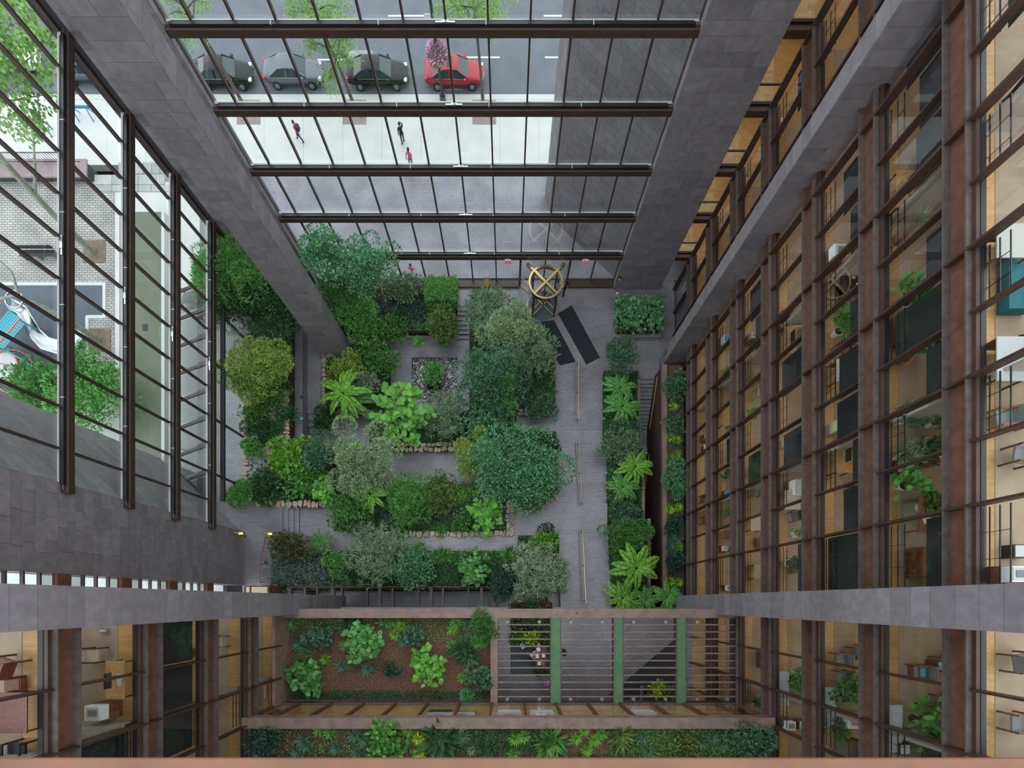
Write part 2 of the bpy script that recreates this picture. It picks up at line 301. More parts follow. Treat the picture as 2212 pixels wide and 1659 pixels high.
# entrance sills
T = thing('trim_1', None, None, kind='structure')
for a, b in ((-15.7, 1.0), (5.15, 8.9)): bx(T, 'sill_box', 'steel', a, b, 26.38, 26.86, 0, .22); bx(T, 'sill_edge', 'bronze', a, b, 26.32, 26.39, 0, .2)

# tall glass walls
def glass_wall(T, org, sd, nd, ss, ks, base, every=1, lowk=1):
    """ss: mullion places along the wall; t=0 is the glass, t>0 is indoors"""
    O, S, Nn = Vector((*org, 0)), Vector((*sd, 0)), Vector((*nd, 0))
    def B(name, m, s0, s1, t0, t1, z0, z1):
        a, b = O + S * s0 + Nn * t0, O + S * s1 + Nn * t1
        return bx(T, name, m, min(a.x, b.x), max(a.x, b.x), min(a.y, b.y), max(a.y, b.y), z0, z1)
    lv = [base] + [Z(k) for k in ks]
    for k in ks:
        z = Z(k); a, b = ss[0], ss[-1]
        g = B('girder', 'steel', a - .1, b + .1, .26, .54, z - .36, z); B('flange_edge', 'flange', a - .1, b + .1, .525, .555, z - .03, z + .004)
        B('shade_box', 'black', a + .25, b - .25, .33, .46, z, z + .14); B('shade_tube', 'shade', a + .3, b - .3, .20, .30, z - .02, z + .07); B('girder_shelf', 'steel', a, b, .17, .28, z - .14, z - .02)
        B('sill', 'sillgrey', a, b, .02, .17, z - .1, z - .02)
        mid = (a + b) / 2 + .6; B('shade_coupling', 'alu', mid - .45, mid + .45, .35, .42, z + .14, z + .17); B('shade_coupling', 'alu', mid - .16, mid + .16, .33, .45, z + .14, z + .2)
        for e, f in ((a + .02, a + .26), (b - .26, b - .02)): B('shade_bracket', 'alu', e, f, .37, .4, z + .06, z + .1)
        for j in range(1, 5):
            s = a + (b - a) * j / 5; B('shade_clip', 'lightgrey', s - .02, s + .02, .3, .47, z + .1, z + .15)
    for i in range(len(lv) - 1):
        z0, z1 = lv[i], lv[i + 1]; step = every if i == 0 else 1; sl = [s for j, s in enumerate(ss) if step == 1 or j % step == 0 or j == len(ss) - 1]
        for s in sl: B('mullion', 'steel', s - .045, s + .045, -.06, .15, z0, z1 - .1)
        for s0, s1 in zip(sl, sl[1:]):
            a, b = O + S * (s0 + .04), O + S * (s1 - .04)
            pane(T, 'pane', 'glass', (a.x, a.y, z0 + .02), (b.x, b.y, z0 + .02), (b.x, b.y, z1 - .1), (a.x, a.y, z1 - .1))
w1 = thing('window_1', 'tall glass wall of steel girders and panes facing the street with parked cars', kind='structure')
glass_wall(w1, (0, 26.9), (1, 0), (0, -1), [-15.75] + [-.87 + 1.955 * k for k in range(-7, 6)], range(1, 8), 0)
w2 = thing('window_2', 'tall glass wall of steel girders and panes facing the playground', kind='structure')
glass_wall(w2, (-20.75, 0), (0, 1), (1, 0), [5.13 + 1.955 * k for k in range(0, 11)] + [26.3], range(2, 8), 2.7, every=2)
for a in ((-20.75, -20.4, 7.0, 26.3),): bx(w2, 'door_head', 'black', -20.5, -20.2, 7.2, 25.5, 5.9, 6.05)
bx(w2, 'transom', 'steel', -20.82, -20.6, 9.0, 26.3, 6.45, 6.62)

# office fronts: steel spandrels, fins, panes, guard rods, roller shades
def facade(T, X, n, y0, y1, ks, majors, ztop=None, shades=(), base=None, rods=True):
    def B(name, m, ya, yb, t0, t1, z0, z1): return bx(T, name, m, min(X + n * t0, X + n * t1), max(X + n * t0, X + n * t1), ya, yb, z0, z1)
    mn = sorted(set([m for m in majors if y0 < m < y1])); mi = [m + 1.94 for m in majors if y0 < m + 1.94 < y1]
    cuts = sorted([y0] + mn + mi + [y1])
    for k in ks:
        z = Z(k)
        B('bottom_flange', 'flange', y0, y1, -.1, .22, z - .52, z - .45); B('spandrel_web', 'rust', y0, y1, -.12, 0, z - .45, z + .27)
        B('top_flange', 'flange', y0, y1, -.1, .22, z + .25, z + .31); B('window_frame', 'steel', y0, y1, -.14, .05, z + .31, z + .44); B('frame_channel', 'black', y0, y1, -.24, -.08, z + .40, z + .46)
    for k in [min(ks) - 1] + list(ks):
        z0 = Z(k) + .44 if k >= min(ks) else base; z1 = Z(k + 1) - .5
        if z0 is None: continue
        if k == max(ks): z1 = Z(k + 1) - .5
        for m in mn:
            B('fin_mullion', 'steel', m - .045, m + .045, -.12, .23, z0 - (.9 if k >= min(ks) else 0), z1)
        for m in mi: B('mullion', 'steel', m - .035, m + .035, -.12, .17, z0 - .08, z1)
        for i, (a, b) in enumerate(zip(cuts, cuts[1:])):
            xx = X - n * .1; pane(T, 'pane', 'clearglass', (xx, a + .03, z0), (xx, b - .03, z0), (xx, b - .03, z1), (xx, a + .03, z1))
            slide = any(abs(b - m) < .05 for m in mn) and b - a > 1.0
            if rods and slide and k >= 2:
                for h in (.42, .72, 1.02): B('guard_rod', 'black', a + .08, b - .08, -.24, -.21, z0 + h - .3, z0 + h - .27)
                for s in (.33, .66): y = a + (b - a) * s; B('guard_rod', 'black', y - .008, y + .008, -.24, -.22, z0, z0 + .75)
            for (kk, yy, fr) in shades:
                if kk == k and a < yy < b: B('roller_shade', 'shade', a + .05, b - .05, -.36, -.34, z1 - (z1 - z0) * fr, z1 + .2)
MJ = [2.9 + 3.88 * k for k in range(0, 7)]
MN = [-4.6 + 3.88 * k for k in (-1, 0, 1)]
r2 = random.Random(11); SH = []
for k in range(0, 8):
    for j in range(14):
        y = -8 + j * 1.94 * 1.3
        if r2.random() < .26 and y > .5: SH.append((k, y, r2.choice((.35, .45, .6, .8))))
SH += [(6, 18.9, .75), (6, 17.0, .55), (6, 15.1, .6), (6, 11.6, .3), (6, 9.6, .93), (5, 17, .6), (5, 11.5, .45), (5, 9.7, .7), (5, 7.6, .75), (5, 5.8, .4), (4, 7.6, .9), (6, 3.5, .0), (4, 12, .95), (3, 8, .9), (5, 1.7, .97), (6, 22.4, .7), (4, 3.7, .3)]
w3 = thing('window_3', 'rusty steel office front with parquet offices behind, above the sunken stair', kind='structure')
facade(w3, 14.1, -1, .47, 19.45, range(1, 8), MJ, shades=SH, base=1.9)
w4 = thing('window_4', 'rusty steel office front between the two granite piers of the street side', kind='structure')
facade(w4, 14.1, -1, 20.35, 26.2, range(1, 8), MJ, shades=SH, base=.05)
w5 = thing('window_5', 'rusty steel office front with indoor bushes past the slatted pergola', kind='structure')
facade(w5, 14.1, -1, -9.2, -.78, range(2, 8), MN, shades=[(7, -2, .0)], base=3.7)
w6 = thing('window_6', 'shaded rusty steel office front past the soil terrace', kind='structure')
facade(w6, -13.8, 1, -9.2, -.78, range(4, 8), MN, shades=[(5, -3.5, .97), (5, -5.5, .97), (5, -1.7, .97), (6, -5.8, .97), (6, -7.5, .9)], base=11.4)
# corner front beside the broad pier: parquet offices seen end-on
w7 = thing('window_7', 'narrow office front with bright parquet between the broad pier and the rusty front', kind='structure')
for k in range(1, 8):
    z = Z(k); bx(w7, 'girder', 'steel', 12.85, 14.2, 26.32, 26.6, z - .36, z); bx(w7, 'sill', 'black', 12.85, 14.2, 26.6, 26.75, z - .1, z + .1)
    bx(w7, 'transom', 'black', 12.85, 14.2, 26.66, 26.74, z + .95, z + 1.02)
for k in range(0, 7): pane(w7, 'pane', 'clearglass', (12.85, 26.7, Z(k) + .02), (14.15, 26.7, Z(k) + .02), (14.15, 26.7, Z(k + 1) - .36), (12.85, 26.7, Z(k + 1) - .36))
bx(w7, 'corner_post', 'steel', 14.05, 14.25, 26.2, 26.45, 0, 28)

# office floors, carpets, walls, ceiling lights
def office_light(name, x, y, z, sx, sy, p):
    l = bpy.data.lights.new(name, 'AREA'); l.shape = 'RECTANGLE'; l.size = sx; l.size_y = sy; l.energy = p; l.color = (1, .82, .58)
    k = FPX / (CAMH - z); us = [CX + (x + e * sx / 2) * k for e in (-1, 1)]; vv = [CY - (y + e * sy / 2) * k for e in (-1, 1)]
    if max(us) < 0 or (us[0] + us[1]) / 2 > 2212 or max(vv) < 0 or min(vv) > 1659: name += '_offscreen'
    o = bpy.data.objects.new(name, l); C.objects.link(o); o.location = (x, y, z)
for k in range(1, 8):
    z = Z(k)
    o = struct('floor', 'parquet', 14.2, 20.2, -9.2, 31.5, z - .35, z); o = struct('floor', 'parquet', 12.9, 14.2, 26.76, 31.5, z - .35, z)
    T = thing('trim_%d' % (1 + k), None, None, kind='structure')
    bx(T, 'carpet', 'carpet', 15.05, 20.1, -9.1, 25.4, z, z + .015)
    for y in (-5.0, 6.8, 14.55, 22.3): bx(T, 'partition', 'plaster', 14.55, 20.1, y - .05, y + .05, z, z + 3.3)
    office_light('ceiling_light', 16.6, 8.5, z + 3.25, .7, 33, OFFICE_W * 33 * (.8 if k < 3 else 1 if k < 6 else .7)); office_light('ceiling_light', 15.6, 28.8, z + 3.25, 4, .6, OFFICE_W * 5)
for k in range(3, 8):
    z = Z(k); struct('floor', 'parquet', -19.9, -13.9, -9.2, -.3, z - .35, z)
    T = thing('trim_%d' % (10 + k), None, None, kind='structure'); bx(T, 'carpet', 'carpet', -19.8, -14.95, -9.1, -.4, z, z + .015); bx(T, 'partition', 'plaster', -19.8, -14.3, -4.65, -4.55, z, z + 3.3)
    office_light('ceiling_light', -16.3, -5, z + 3.25, .7, 8, OFFICE_W * 4.0)
struct('wall_west', 'plaster', 20.2, 20.4, -9.2, 31.5, 0, 30); struct('wall_south', 'plaster', 12.9, 20.2, 31.5, 31.7, 0, 30); struct('wall_east', 'plaster', -20.1, -19.9, -9.2, -.35, 9, 30)
# parquet blocks that show singly in the corner offices
for k in range(1, 6):
    z = Z(k); T = thing('floor', None, None, kind='structure'); s = .46; n = 0
    for i in range(3):
        for j in range(6):
            x, y = 12.93 + i * s, 26.78 + j * s
            for q in range(3):
                if (i + j) % 2: bx(T, 'plank', 'plank', x + .004, x + s - .004, y + q * s / 3 + .004, y + (q + 1) * s / 3 - .004, z - .01, z + .012)
                else: bx(T, 'plank', 'plank', x + q * s / 3 + .004, x + (q + 1) * s / 3 - .004, y + .004, y + s - .004, z - .01, z + .012)
# far-corner strip of windows between the broad pier and the long beam's pier
w8 = thing('window_8', 'narrow stack of bright end windows between two granite piers', kind='structure')
for k in range(1, 8):
    z = Z(k)
    if k > 1: bx(w8, 'spandrel', 'rust', -20.7, -20.45, .2, 1.3, z - .45, z + .25)
    for q in range(4):
        za, zb = z + .25 + q * .74, z + .25 + (q + 1) * .74
        if k == 1:
            if q == 0: pane(w8, 'pane', 'clearglass', (-20.58, .2, 2.75), (-20.58, 1.3, 2.75), (-20.58, 1.3, 6.5), (-20.58, .2, 6.5))
            continue
        if q: bx(w8, 'transom', 'steel', -20.66, -20.5, .2, 1.3, za - .04, za + .04)
        pane(w8, 'pane', 'glass' if (q in (1, 2)) else 'smoked', (-20.58, .2, za), (-20.58, 1.3, za), (-20.58, 1.3, zb), (-20.58, .2, zb))
cn = thing('glass_canopy', 'low glass canopy with brown ribs outside the playground glass', 'canopy', (-24.3, 16, 3.1))
for i in range(10):
    y = 24.2 - i * 2.12 - 16; bx_ = beam(cn, 'rib', 'steel', (-1.3, y - .2, 0), (1.2, y + .75, 0), .22, .12)
    if i: pane(cn, 'pane', 'smoked', (-1.3, y + .1, .0), (1.2, y + 1.05, .0), (1.2, y + 2.6, 0), (-1.3, y + 1.7, 0))
for x in (-1.3, 1.2): bx(cn, 'edge', 'steel', x - .04, x + .04, -11.5, 9, -.05, .06)
for y in (-10.5, -4, 2.5, 8.5): rod(cn, 'post', 'steel', (-1.2, y, -.7), (-1.2, y, 0), .05)
d1 = thing('door_1', 'brown framed entrance vestibule with a pale top near the lanterns', kind='structure')
bx(d1, 'frame', 'rust', -19.35, -17.5, .42, 1.2, 2.7, 5.0); bx(d1, 'top_panel', 'cream', -19.2, -18.95, .5, 1.1, 4.9, 5.02); bx(d1, 'top_panel', 'cream', -18.8, -17.65, .5, 1.1, 4.9, 5.02)
struct('floor', 'concrete', -34, -22.3, -3, 5.0, 2.0, 2.62)
# roof: girders and tinted skylight glass far above
T = thing('ceiling', None, None, kind='structure')
for x in np.arange(-21, 21, 3.9): bx(T, 'roof_girder', 'steel', x - .15, x + .15, -9, 27, 44.9, 45.7)
for y in np.arange(-9, 28, 6.0): bx(T, 'roof_girder', 'steel', -21, 20, y - .12, y + .12, 44.9, 45.6)
pane(T, 'roof_pane', 'roofglass', (-21, -9, 45.8), (20.5, -9, 45.8), (20.5, 27, 45.8), (-21, 27, 45.8))
struct('wall_north', 'granite', -22, 20.4, -9.5, -9.2, 0, 30)
# the rail the photographer leans over
T = thing('balcony_rail', 'rust-brown steel balcony rail with worn streaks', 'railing', (0, -.5, 39.55)); bx(T, 'cap', 'railrust', -7, 7, -.42, .178, .05, .06); bx(T, 'web', 'rust', -7, 7, -.42, -.36, -.6, .05)

# ------------------------------------------------------------------ the two terraces
tz = 11.1; kz = (CAMH - tz) / FPX
T = thing('terrace_beam', 'long weathered steel beam at the edge of the soil terrace and pergola', 'beam', (0, -.7, tz)); bx(T, 'top_plate', 'corten', -14, 14, -.29, .28, -.08, 0); bx(T, 'web', 'rust', -14, 14, -.2, -.1, -1.3, -.08)
bx(T, 'drain', 'black', 4.25, 4.35, -.05, .05, -.02, .005)
T = thing('planter_curb', 'steel curb dividing the soil terrace from the pergola', 'curb', (-.78, -3.6, tz)); bx(T, 'top', 'corten', -.22, .22, -2.8, 2.65, -1.2, 0)
T = thing('planter_curb', 'plain steel parapet slab along the shaded office front', 'curb', (-13.3, -3.6, tz)); bx(T, 'panel', 'corten', -.56, -.4, -2.65, 2.9, -1.4, .95)
F(-13.7, -1.0, -6.2, -1.0, 10.15, 'soil', 9.7)
P = thing('pergola', 'steel pergola of thin slats with three mossy green strips', 'pergola', (6.8, -3.7, tz))
for i in range(4):
    x0, x1 = [(-.56, 2.64), (3.31, 6.5), (7.12, 10.33), (10.97, 14.1)][i]
    for j in range(11): y = -1.40 - .4395 * j; bx(P, 'slat', 'corten', x0 - 6.8, x1 - 6.8, y + 3.7 - .035, y + 3.7 + .035, -.25, 0)
for x0, x1 in ((2.64, 3.31), (6.5, 7.12), (10.33, 10.97)):
    bx(P, 'beam_side', 'flange', x0 - 6.8, x0 - 6.76, -2.5, 2.75, -.4, .02); bx(P, 'beam_side', 'flange', x1 - 6.84, x1 - 6.8, -2.5, 2.75, -.4, .02); bx(P, 'moss_strip', 'algae', x0 - 6.76, x1 - 6.84, -2.5, 2.75, -.3, -.03)
for j, v in ((0, 1343), (1, 1510)):
    for u in (1096, 1165, 1232, 1300, 1368, 1437, 1505, 1570):
        p = W(u, v, tz - .5); t = thing('spot_lamp', 'small round grey spot lamp hanging by the ' + ('terrace beam' if j == 0 else 'terrace windows'), 'lamp', p, group='spot lamps under the pergola, row %s' % ('by the beam' if j == 0 else 'by the windows'))
        rod(t, 'shade', 'lightgrey', (0, 0, -.12), (0, 0, .12), .1, 12); rod(t, 'stem', 'grey', (0, 0, .1), (0, .28 if j == 0 else -.3, .42), .02)
        bx(t, 'bracket', 'grey', -.04, .04, .2 if j == 0 else -.36, .36 if j == 0 else -.2, .38, .46)
rod(P, 'cable', 'grey', W(1310, 1502, 10) - P.location, W(1460, 1375, 10) - P.location, .015)
# window strip behind the terrace
w9 = thing('window_9', 'low strip of terrace windows with slanting steel posts', kind='structure')
bx(w9, 'sill', 'flange', -13.9, 14.1, -6.32, -6.18, 10.4, 11.05); bx(w9, 'head', 'corten', -13.9, 14.1, -6.3, -6.16, 14.3, 14.6)
ms = [-13.8] + [-.92 + 1.955 * k for k in range(-6, 8)] + [14.0]
for s in ms: bx(w9, 'post', 'rust', s - .06, s + .06, -6.32, -6.12, 11.05, 14.4)
for a, b in zip(ms, ms[1:]): pane(w9, 'pane', 'clearglass', (a + .05, -6.26, 11.05), (b - .05, -6.26, 11.05), (b - .05, -6.26, 14.3), (a + .05, -6.26, 14.3))
struct('floor', 'parquet', -13.9, 14.1, -9.2, -6.32, 10.7, 11.0); office_light('ceiling_light', 0, -7.6, 14.0, 26, .5, OFFICE_W * 10)
T = thing('terrace_beam', 'stained steel beam edging the upper planted terrace', 'beam', (0, -6.4, 15.2)); bx(T, 'top_plate', 'corten', -13.95, 14.1, -.28, .3, -.1, 0); bx(T, 'web', 'corten', -13.95, 14.1, -.2, .1, -.7, -.1)
struct('floor', 'soil', -13.9, 14.1, -9.2, -6.68, 14.3, 14.75)
# dark grille over the area behind the blue-grey bed
g = thing('area_grille', 'dark metal grille with brown bars in front of the long beam', 'grille', (-8.6, .4, 3.35))
bx(g, 'pit', 'brick', -7.9, 7.85, -.74, .48, -4.3, -4.2)
us = [(625, 8), (658, 5), (685, 3), (718, 8), (738, 3), (793, 3), (820, 7), (848, 4), (904, 3), (931, 7), (957, 4), (1012, 3), (1040, 6), (1067, 9)]
for u, wd in us: x = (u - CX) * .0357 + 8.6; bx(g, 'bar', 'flange', x - wd * .0178, x + wd * .0178, -.75, .75, -.3, 0)
for y in np.arange(-.6, .75, .3): bx(g, 'rod', 'black', -8, 7.9, y - .01, y + .01, -.35, -.32)
bx(g, 'edge', 'rust', -8, 7.9, .7, .78, -.4, .05)
# ------------------------------------------------------------------ planting
def quads(name, P, A, Nn, ln, wd, m, shape='rhomb'):
    """leaf blades: base point P, direction A, normal Nn, length, width (numpy arrays)"""
    n = len(P); A = A / (np.linalg.norm(A, axis=1, keepdims=True) + 1e-9); S = np.cross(A, Nn); S /= (np.linalg.norm(S, axis=1, keepdims=True) + 1e-9); U = np.cross(S, A)
    ln = ln[:, None]; wd = wd[:, None]
    if shape == 'rhomb':
        V = np.stack([P, P + A * ln * .45 + S * wd * .5 + U * ln * .06, P + A * ln, P + A * ln * .45 - S * wd * .5 + U * ln * .06], 1); k = 4
    elif shape == 'strap':   # bent blade
        V = np.stack([P - S * wd * .3, P + A * ln * .55 - S * wd * .5 + U * ln * .1, P + A * ln, P + A * ln * .55 + S * wd * .5 + U * ln * .1], 1)[:, ::-1]; k = 4
    else:                    # oval, six corners
        V = np.stack([P, P + A * ln * .25 + S * wd * .42 + U * ln * .05, P + A * ln * .7 + S * wd * .5 + U * ln * .04, P + A * ln, P + A * ln * .7 - S * wd * .5 + U * ln * .04, P + A * ln * .25 - S * wd * .42 + U * ln * .05], 1); k = 6
    V = V.reshape(-1, 3); me = bpy.data.meshes.new(name); me.vertices.add(n * k); me.vertices.foreach_set('co', V.ravel().astype(np.float32))
    me.loops.add(n * k); me.loops.foreach_set('vertex_index', np.arange(n * k, dtype=np.int32)); me.polygons.add(n); me.polygons.foreach_set('loop_start', np.arange(0, n * k, k, dtype=np.int32)); me.polygons.foreach_set('loop_total', np.full(n, k, dtype=np.int32))
    me.materials.append(MATS[m]); me.update(calc_edges=True); return me
def rdir(rs, n):
    v = rs.normal(size=(n, 3)); return v / np.linalg.norm(v, axis=1, keepdims=True)
STY = {  # leaf length, width, shape, cluster radius share, cover, upward pull
    'fine': (.19, .095, 'rhomb', .23, 2.2, .3), 'clump': (.18, .15, 'rhomb', .25, 2.3, .4), 'willow': (.40, .075, 'rhomb', .30, 2.1, .15),
    'leafy': (.26, .145, 'rhomb', .25, 2.1, .35), 'soft': (.16, .085, 'rhomb', .20, 2.3, .35), 'pin': (.32, .055, 'rhomb', .25, 2.3, .25), 'big': (.30, .20, 'oval', .28, 1.8, .4)}
def crown(rx, ry, rz, style, m, rs, box=False, low=-.35, ncl=None):
    L, Wd, shp, cr, cover, up = STY[style]; r = (rx + ry) / 2; area = 2 * math.pi * rx * ry * 1.25
    n = int(min(15000, cover * area / (L * Wd * .55))); nc = ncl or min(48, max(12, int(11 * r * r + 12)))
    if box:       # clipped or planted block: leaves over the top and sides
        n = int(n * 1.1); q = rs.uniform(-1, 1, (n, 3)); q[:, 2] = rs.uniform(-.9, 1, n); t = rs.uniform(0, 1, n); sgn = np.sign(rs.uniform(-1, 1, n)); sgn[sgn == 0] = 1
        k = np.zeros((n, 3)); a = t < .62; b = (t >= .62) & (t < .81); c_ = t >= .81; q[a, 2] = 1; k[a, 2] = 1; q[b, 0] = sgn[b]; k[b, 0] = sgn[b]; q[c_, 1] = sgn[c_]; k[c_, 1] = sgn[c_]
        wob = 1 + .07 * np.sin(q[:, 0] * 9) * np.sin(q[:, 1] * 7 + 1); P = q * np.array([rx, ry, rz]) * wob[:, None] * rs.uniform(.86, 1.0, (n, 1)); P[:, 2] -= rz * .1 * (np.abs(q[:, 0]) ** 6 + np.abs(q[:, 1]) ** 6)
        A = k * .6 + rdir(rs, n) * .9; Nn = k + rdir(rs, n) * .5
        return quads('foliage', P, A, Nn, L * rs.uniform(.6, 1.2, n), Wd * rs.uniform(.7, 1.2, n), m, shp)
    c = rdir(rs, nc * 4); c = c[c[:, 2] > low][:nc]; nc = len(c); c *= rs.uniform(.35, 1.0, (nc, 1)); c[0] = (0, 0, .6)
    size = rs.uniform(.6, 1.5, nc); c = c * np.array([rx, ry, rz]); pr = size ** 2; i = rs.choice(nc, n, p=pr / pr.sum()); k = rdir(rs, n); k[:, 2] = np.abs(k[:, 2]) * 1.0 - .18
    rad = cr * r * size[i] * 1.25; q = k * rad[:, None] * np.cbrt(rs.uniform(.5, 1, n))[:, None] * np.array([1, 1, .8])
    P = c[i] + q
    if style == 'willow':  # star-like tufts at the cluster tips
        t = rs.integers(0, nc * 9, n); tp = rdir(rs, nc * 9); tp[:, 2] = np.abs(tp[:, 2]) - .1; tips = c[t % nc] + tp[t] * (cr * r * 1.2 * size[t % nc])[:, None] * np.array([1, 1, .8]); P = tips + rs.normal(size=(n, 3)) * .04
        A = rdir(rs, n); A[:, 2] = A[:, 2] * .5 + .1; Nn = np.tile([0, 0, 1.0], (n, 1)) + rs.normal(size=(n, 3)) * .3
    else:
        A = k + rdir(rs, n) * .75 + np.array([0, 0, up]); Nn = k * .6 + rdir(rs, n) * .45 + np.array([0, 0, .6])
    ln = L * rs.uniform(.65, 1.25, n); wd = Wd * rs.uniform(.7, 1.2, n)
    return quads('foliage', P, A, Nn, ln, wd, m, shp)
SEED = [100]
def rs_(): SEED[0] += 1; return np.random.default_rng(SEED[0])
def shrub(name, u, v, ru, rv, zc, zb, style, col, label, cat='shrub', group=None, box=False, hz=None, bark='bark', low=-.35):
    p = W(u, v, zc); k = (CAMH - zc) / FPX * (1 if box else 1.09); rx, ry = ru * k, rv * k; rz = hz or min(.85 * min(rx, ry), max(zc - zb, .35)); rs = rs_()
    T = thing(name, label, cat, (p.x, p.y, zb), group=group)
    me = crown(rx, ry, rz, style, 'leaf_' + col, rs, box, low); o = link('foliage', me, T, Matrix.Translation((0, 0, zc - zb)))
    h = zc - zb; parts = [([(0, 0, -.05), (.03, .02, h * .5), (0, 0, h)], .05 + .03 * min(rx, 2), .03)]
    for j in range(5): a = rs.uniform(0, 6.28); parts.append(([(0, 0, h * .5), (math.cos(a) * rx * .3, math.sin(a) * ry * .3, h * .9), (math.cos(a) * rx * .6, math.sin(a) * ry * .6, h * 1.05)], .03, .012))
    link('stem', tubemesh(parts, bark), T); return T
FRM = {}
def frond(col, wide=.17, n=22, arch=.55):
    key = (col, wide, n, arch)
    if key not in FRM:      # arching feather leaf of unit length along +x
        P = []; A = []; Nn = []; ln = []; wd = []
        for i in range(n):
            t = .10 + .9 * i / (n - 1); x = t * (1 - .12 * t); z = arch * (t * .9 - 1.25 * t * t); sl = arch * (.9 - 2.5 * t)
            for s in (-1, 1):
                P.append((x, 0, z)); A.append((.45, s, -.18 + sl * .3)); Nn.append((-sl * .6, 0, 1)); l = wide * math.sin(math.pi * min(1, t * .92 + .06)) ** .7; ln.append(l + .012); wd.append(.075)
        a = [np.array(q, float) for q in (P, A, Nn)]; FRM[key] = quads('frond', a[0], a[1], a[2], np.array(ln), np.array(wd), 'leaf_' + col)
    return FRM[key]
def palm(name, u, v, r, zc, zb, col, label, cat='fern', n=15, wide=.17, arch=.55, group=None):
    p = W(u, v, zc); k = (CAMH - zc) / FPX; L = r * k * 1.08; T = thing(name, label, cat, (p.x, p.y, zb), group=group); rs = rs_()
    link('trunk', tubemesh([([(0, 0, -.05), (.03, 0, (zc - zb) * .6), (0, 0, zc - zb)], .11, .09)], 'bark'), T)
    for i in range(n):
        a = i * 2.399 + rs.uniform(-.2, .2); s = L * (rs.uniform(.85, 1.1) if i < n * .65 else rs.uniform(.5, .7)); tilt = 0 if i < n * .65 else -.45
        link('frond', frond(col, wide, 22, arch), T, Matrix.Translation((0, 0, zc - zb)) @ Matrix.Rotation(a, 4, 'Z') @ Matrix.Rotation(tilt + rs.uniform(-.12, .12), 4, 'Y') @ Matrix.Diagonal((s, s, s, 1)))
    return T
BLD = {}
def bigleaf(col):
    if col not in BLD:
        V = []; Fc = []; n = 5                     # cupped oval blade along +x, unit length
        for i in range(n + 1):
            t = i / n; wd = .40 * math.sin(math.pi * (t * .86 + .10)) ** .8; z = .10 * t - .22 * t * t
            V += [(t, -wd, z + .10 * wd), (t, 0, z - .03), (t, wd, z + .10 * wd)]
        for i in range(n): Fc += [(3 * i, 3 * i + 3, 3 * i + 4, 3 * i + 1), (3 * i + 1, 3 * i + 4, 3 * i + 5, 3 * i + 2)]
        BLD[col] = mesh('leaf', V, Fc, col, True)
    return BLD[col]
mat('leafbig', (.12, .36, .035), .35, objvar=.4, trans=.25); mat('leafbig2', (.075, .26, .05), .3, objvar=.4, trans=.2)
def broad(name, u, v, ru, rv, zc, zb, label, n=110, L=.52, col='leafbig', cat='tree'):
    p = W(u, v, zc); k = (CAMH - zc) / FPX; rx, ry = ru * k * .9, rv * k * .9; rz = min(rx, zc - zb) * .8; T = thing(name, label, cat, (p.x, p.y, zb)); rs = rs_(); h = zc - zb; n = int(n * 2.3); L *= .9
    parts = [([(0, 0, -.05), (.04, .03, h * .5), (0, 0, h)], .09, .04)]; nb = max(20, n // 5); tips = []
    for j in range(nb):
        d = rdir(rs, 1)[0]; d[2] = abs(d[2]) * .8 + .05; t = d * np.array([rx, ry, rz]) * rs.uniform(.3, 1.0) * np.array([1, 1, 1]); tips.append(t)
        parts.append(([(0, 0, h * .6), (t[0] * .5, t[1] * .5, h + t[2] * .4), (t[0], t[1], h + t[2])], .035, .015))
    link('trunk', tubemesh(parts, 'bark'), T)
    for i in range(n):
        t = tips[i % nb]; a = rs.uniform(0, 6.28); tl = rs.uniform(-.75, .35); s = L * rs.uniform(.6, 1.15)
        o = Vector((t[0], t[1], h + t[2] - .12 * (i // nb % 3))) + Vector(rs.normal(size=3) * .05)
        link('leaf', bigleaf(col), T, Matrix.Translation(o) @ Matrix.Rotation(a, 4, 'Z') @ Matrix.Rotation(tl, 4, 'Y') @ Matrix.Rotation(rs.uniform(-.4, .4), 4, 'X') @ Matrix.Diagonal((s, s, s, 1)))
    return T
ROS = {}
def rosmesh(kind, col, var):
    key = (kind, col, var)
    if key not in ROS:
        rs = np.random.default_rng(900 + var * 7); n, wd, shp, tl = {'spike': (34, .12, 'strap', (.05, .9)), 'nest': (74, .15, 'oval', (.1, 1.05)), 'grass': (90, .035, 'strap', (.3, 1.1))}[kind]
        a = rs.uniform(0, 6.283, n) if kind != 'spike' else np.arange(n) * 2.399; t = rs.uniform(*tl, n); A = np.stack([np.cos(a) * np.cos(t), np.sin(a) * np.cos(t), np.sin(t)], 1)
        P = A * .05 + (rs.normal(size=(n, 3)) * np.array([.16, .16, 0]) if kind == 'nest' else 0); Nn = np.tile([0, 0, 1.0], (n, 1)) - A * .2
        ROS[key] = quads('leaves', P, A, Nn, rs.uniform(.7, 1.05, n), wd * rs.uniform(.8, 1.2, n), 'leaf_' + col, shp)
    return ROS[key]
def rosette(name, u, v, r, z, kind, col, label, group=None, cat='plant', var=0):
    p = W(u, v, z + .25); s = r * (CAMH - z) / FPX; T = thing(name, label, cat, (p.x, p.y, z), rs_().uniform(0, 6.28), group)
    link('leaves', rosmesh(kind, col, var % 3), T, Matrix.Translation((0, 0, .12)) @ Matrix.Diagonal((s, s, s, 1))); link('stalk', tubemesh([([(0, 0, -.06), (0, 0, .16)], .05 * max(s, .4), .03)], 'bark'), T); return T
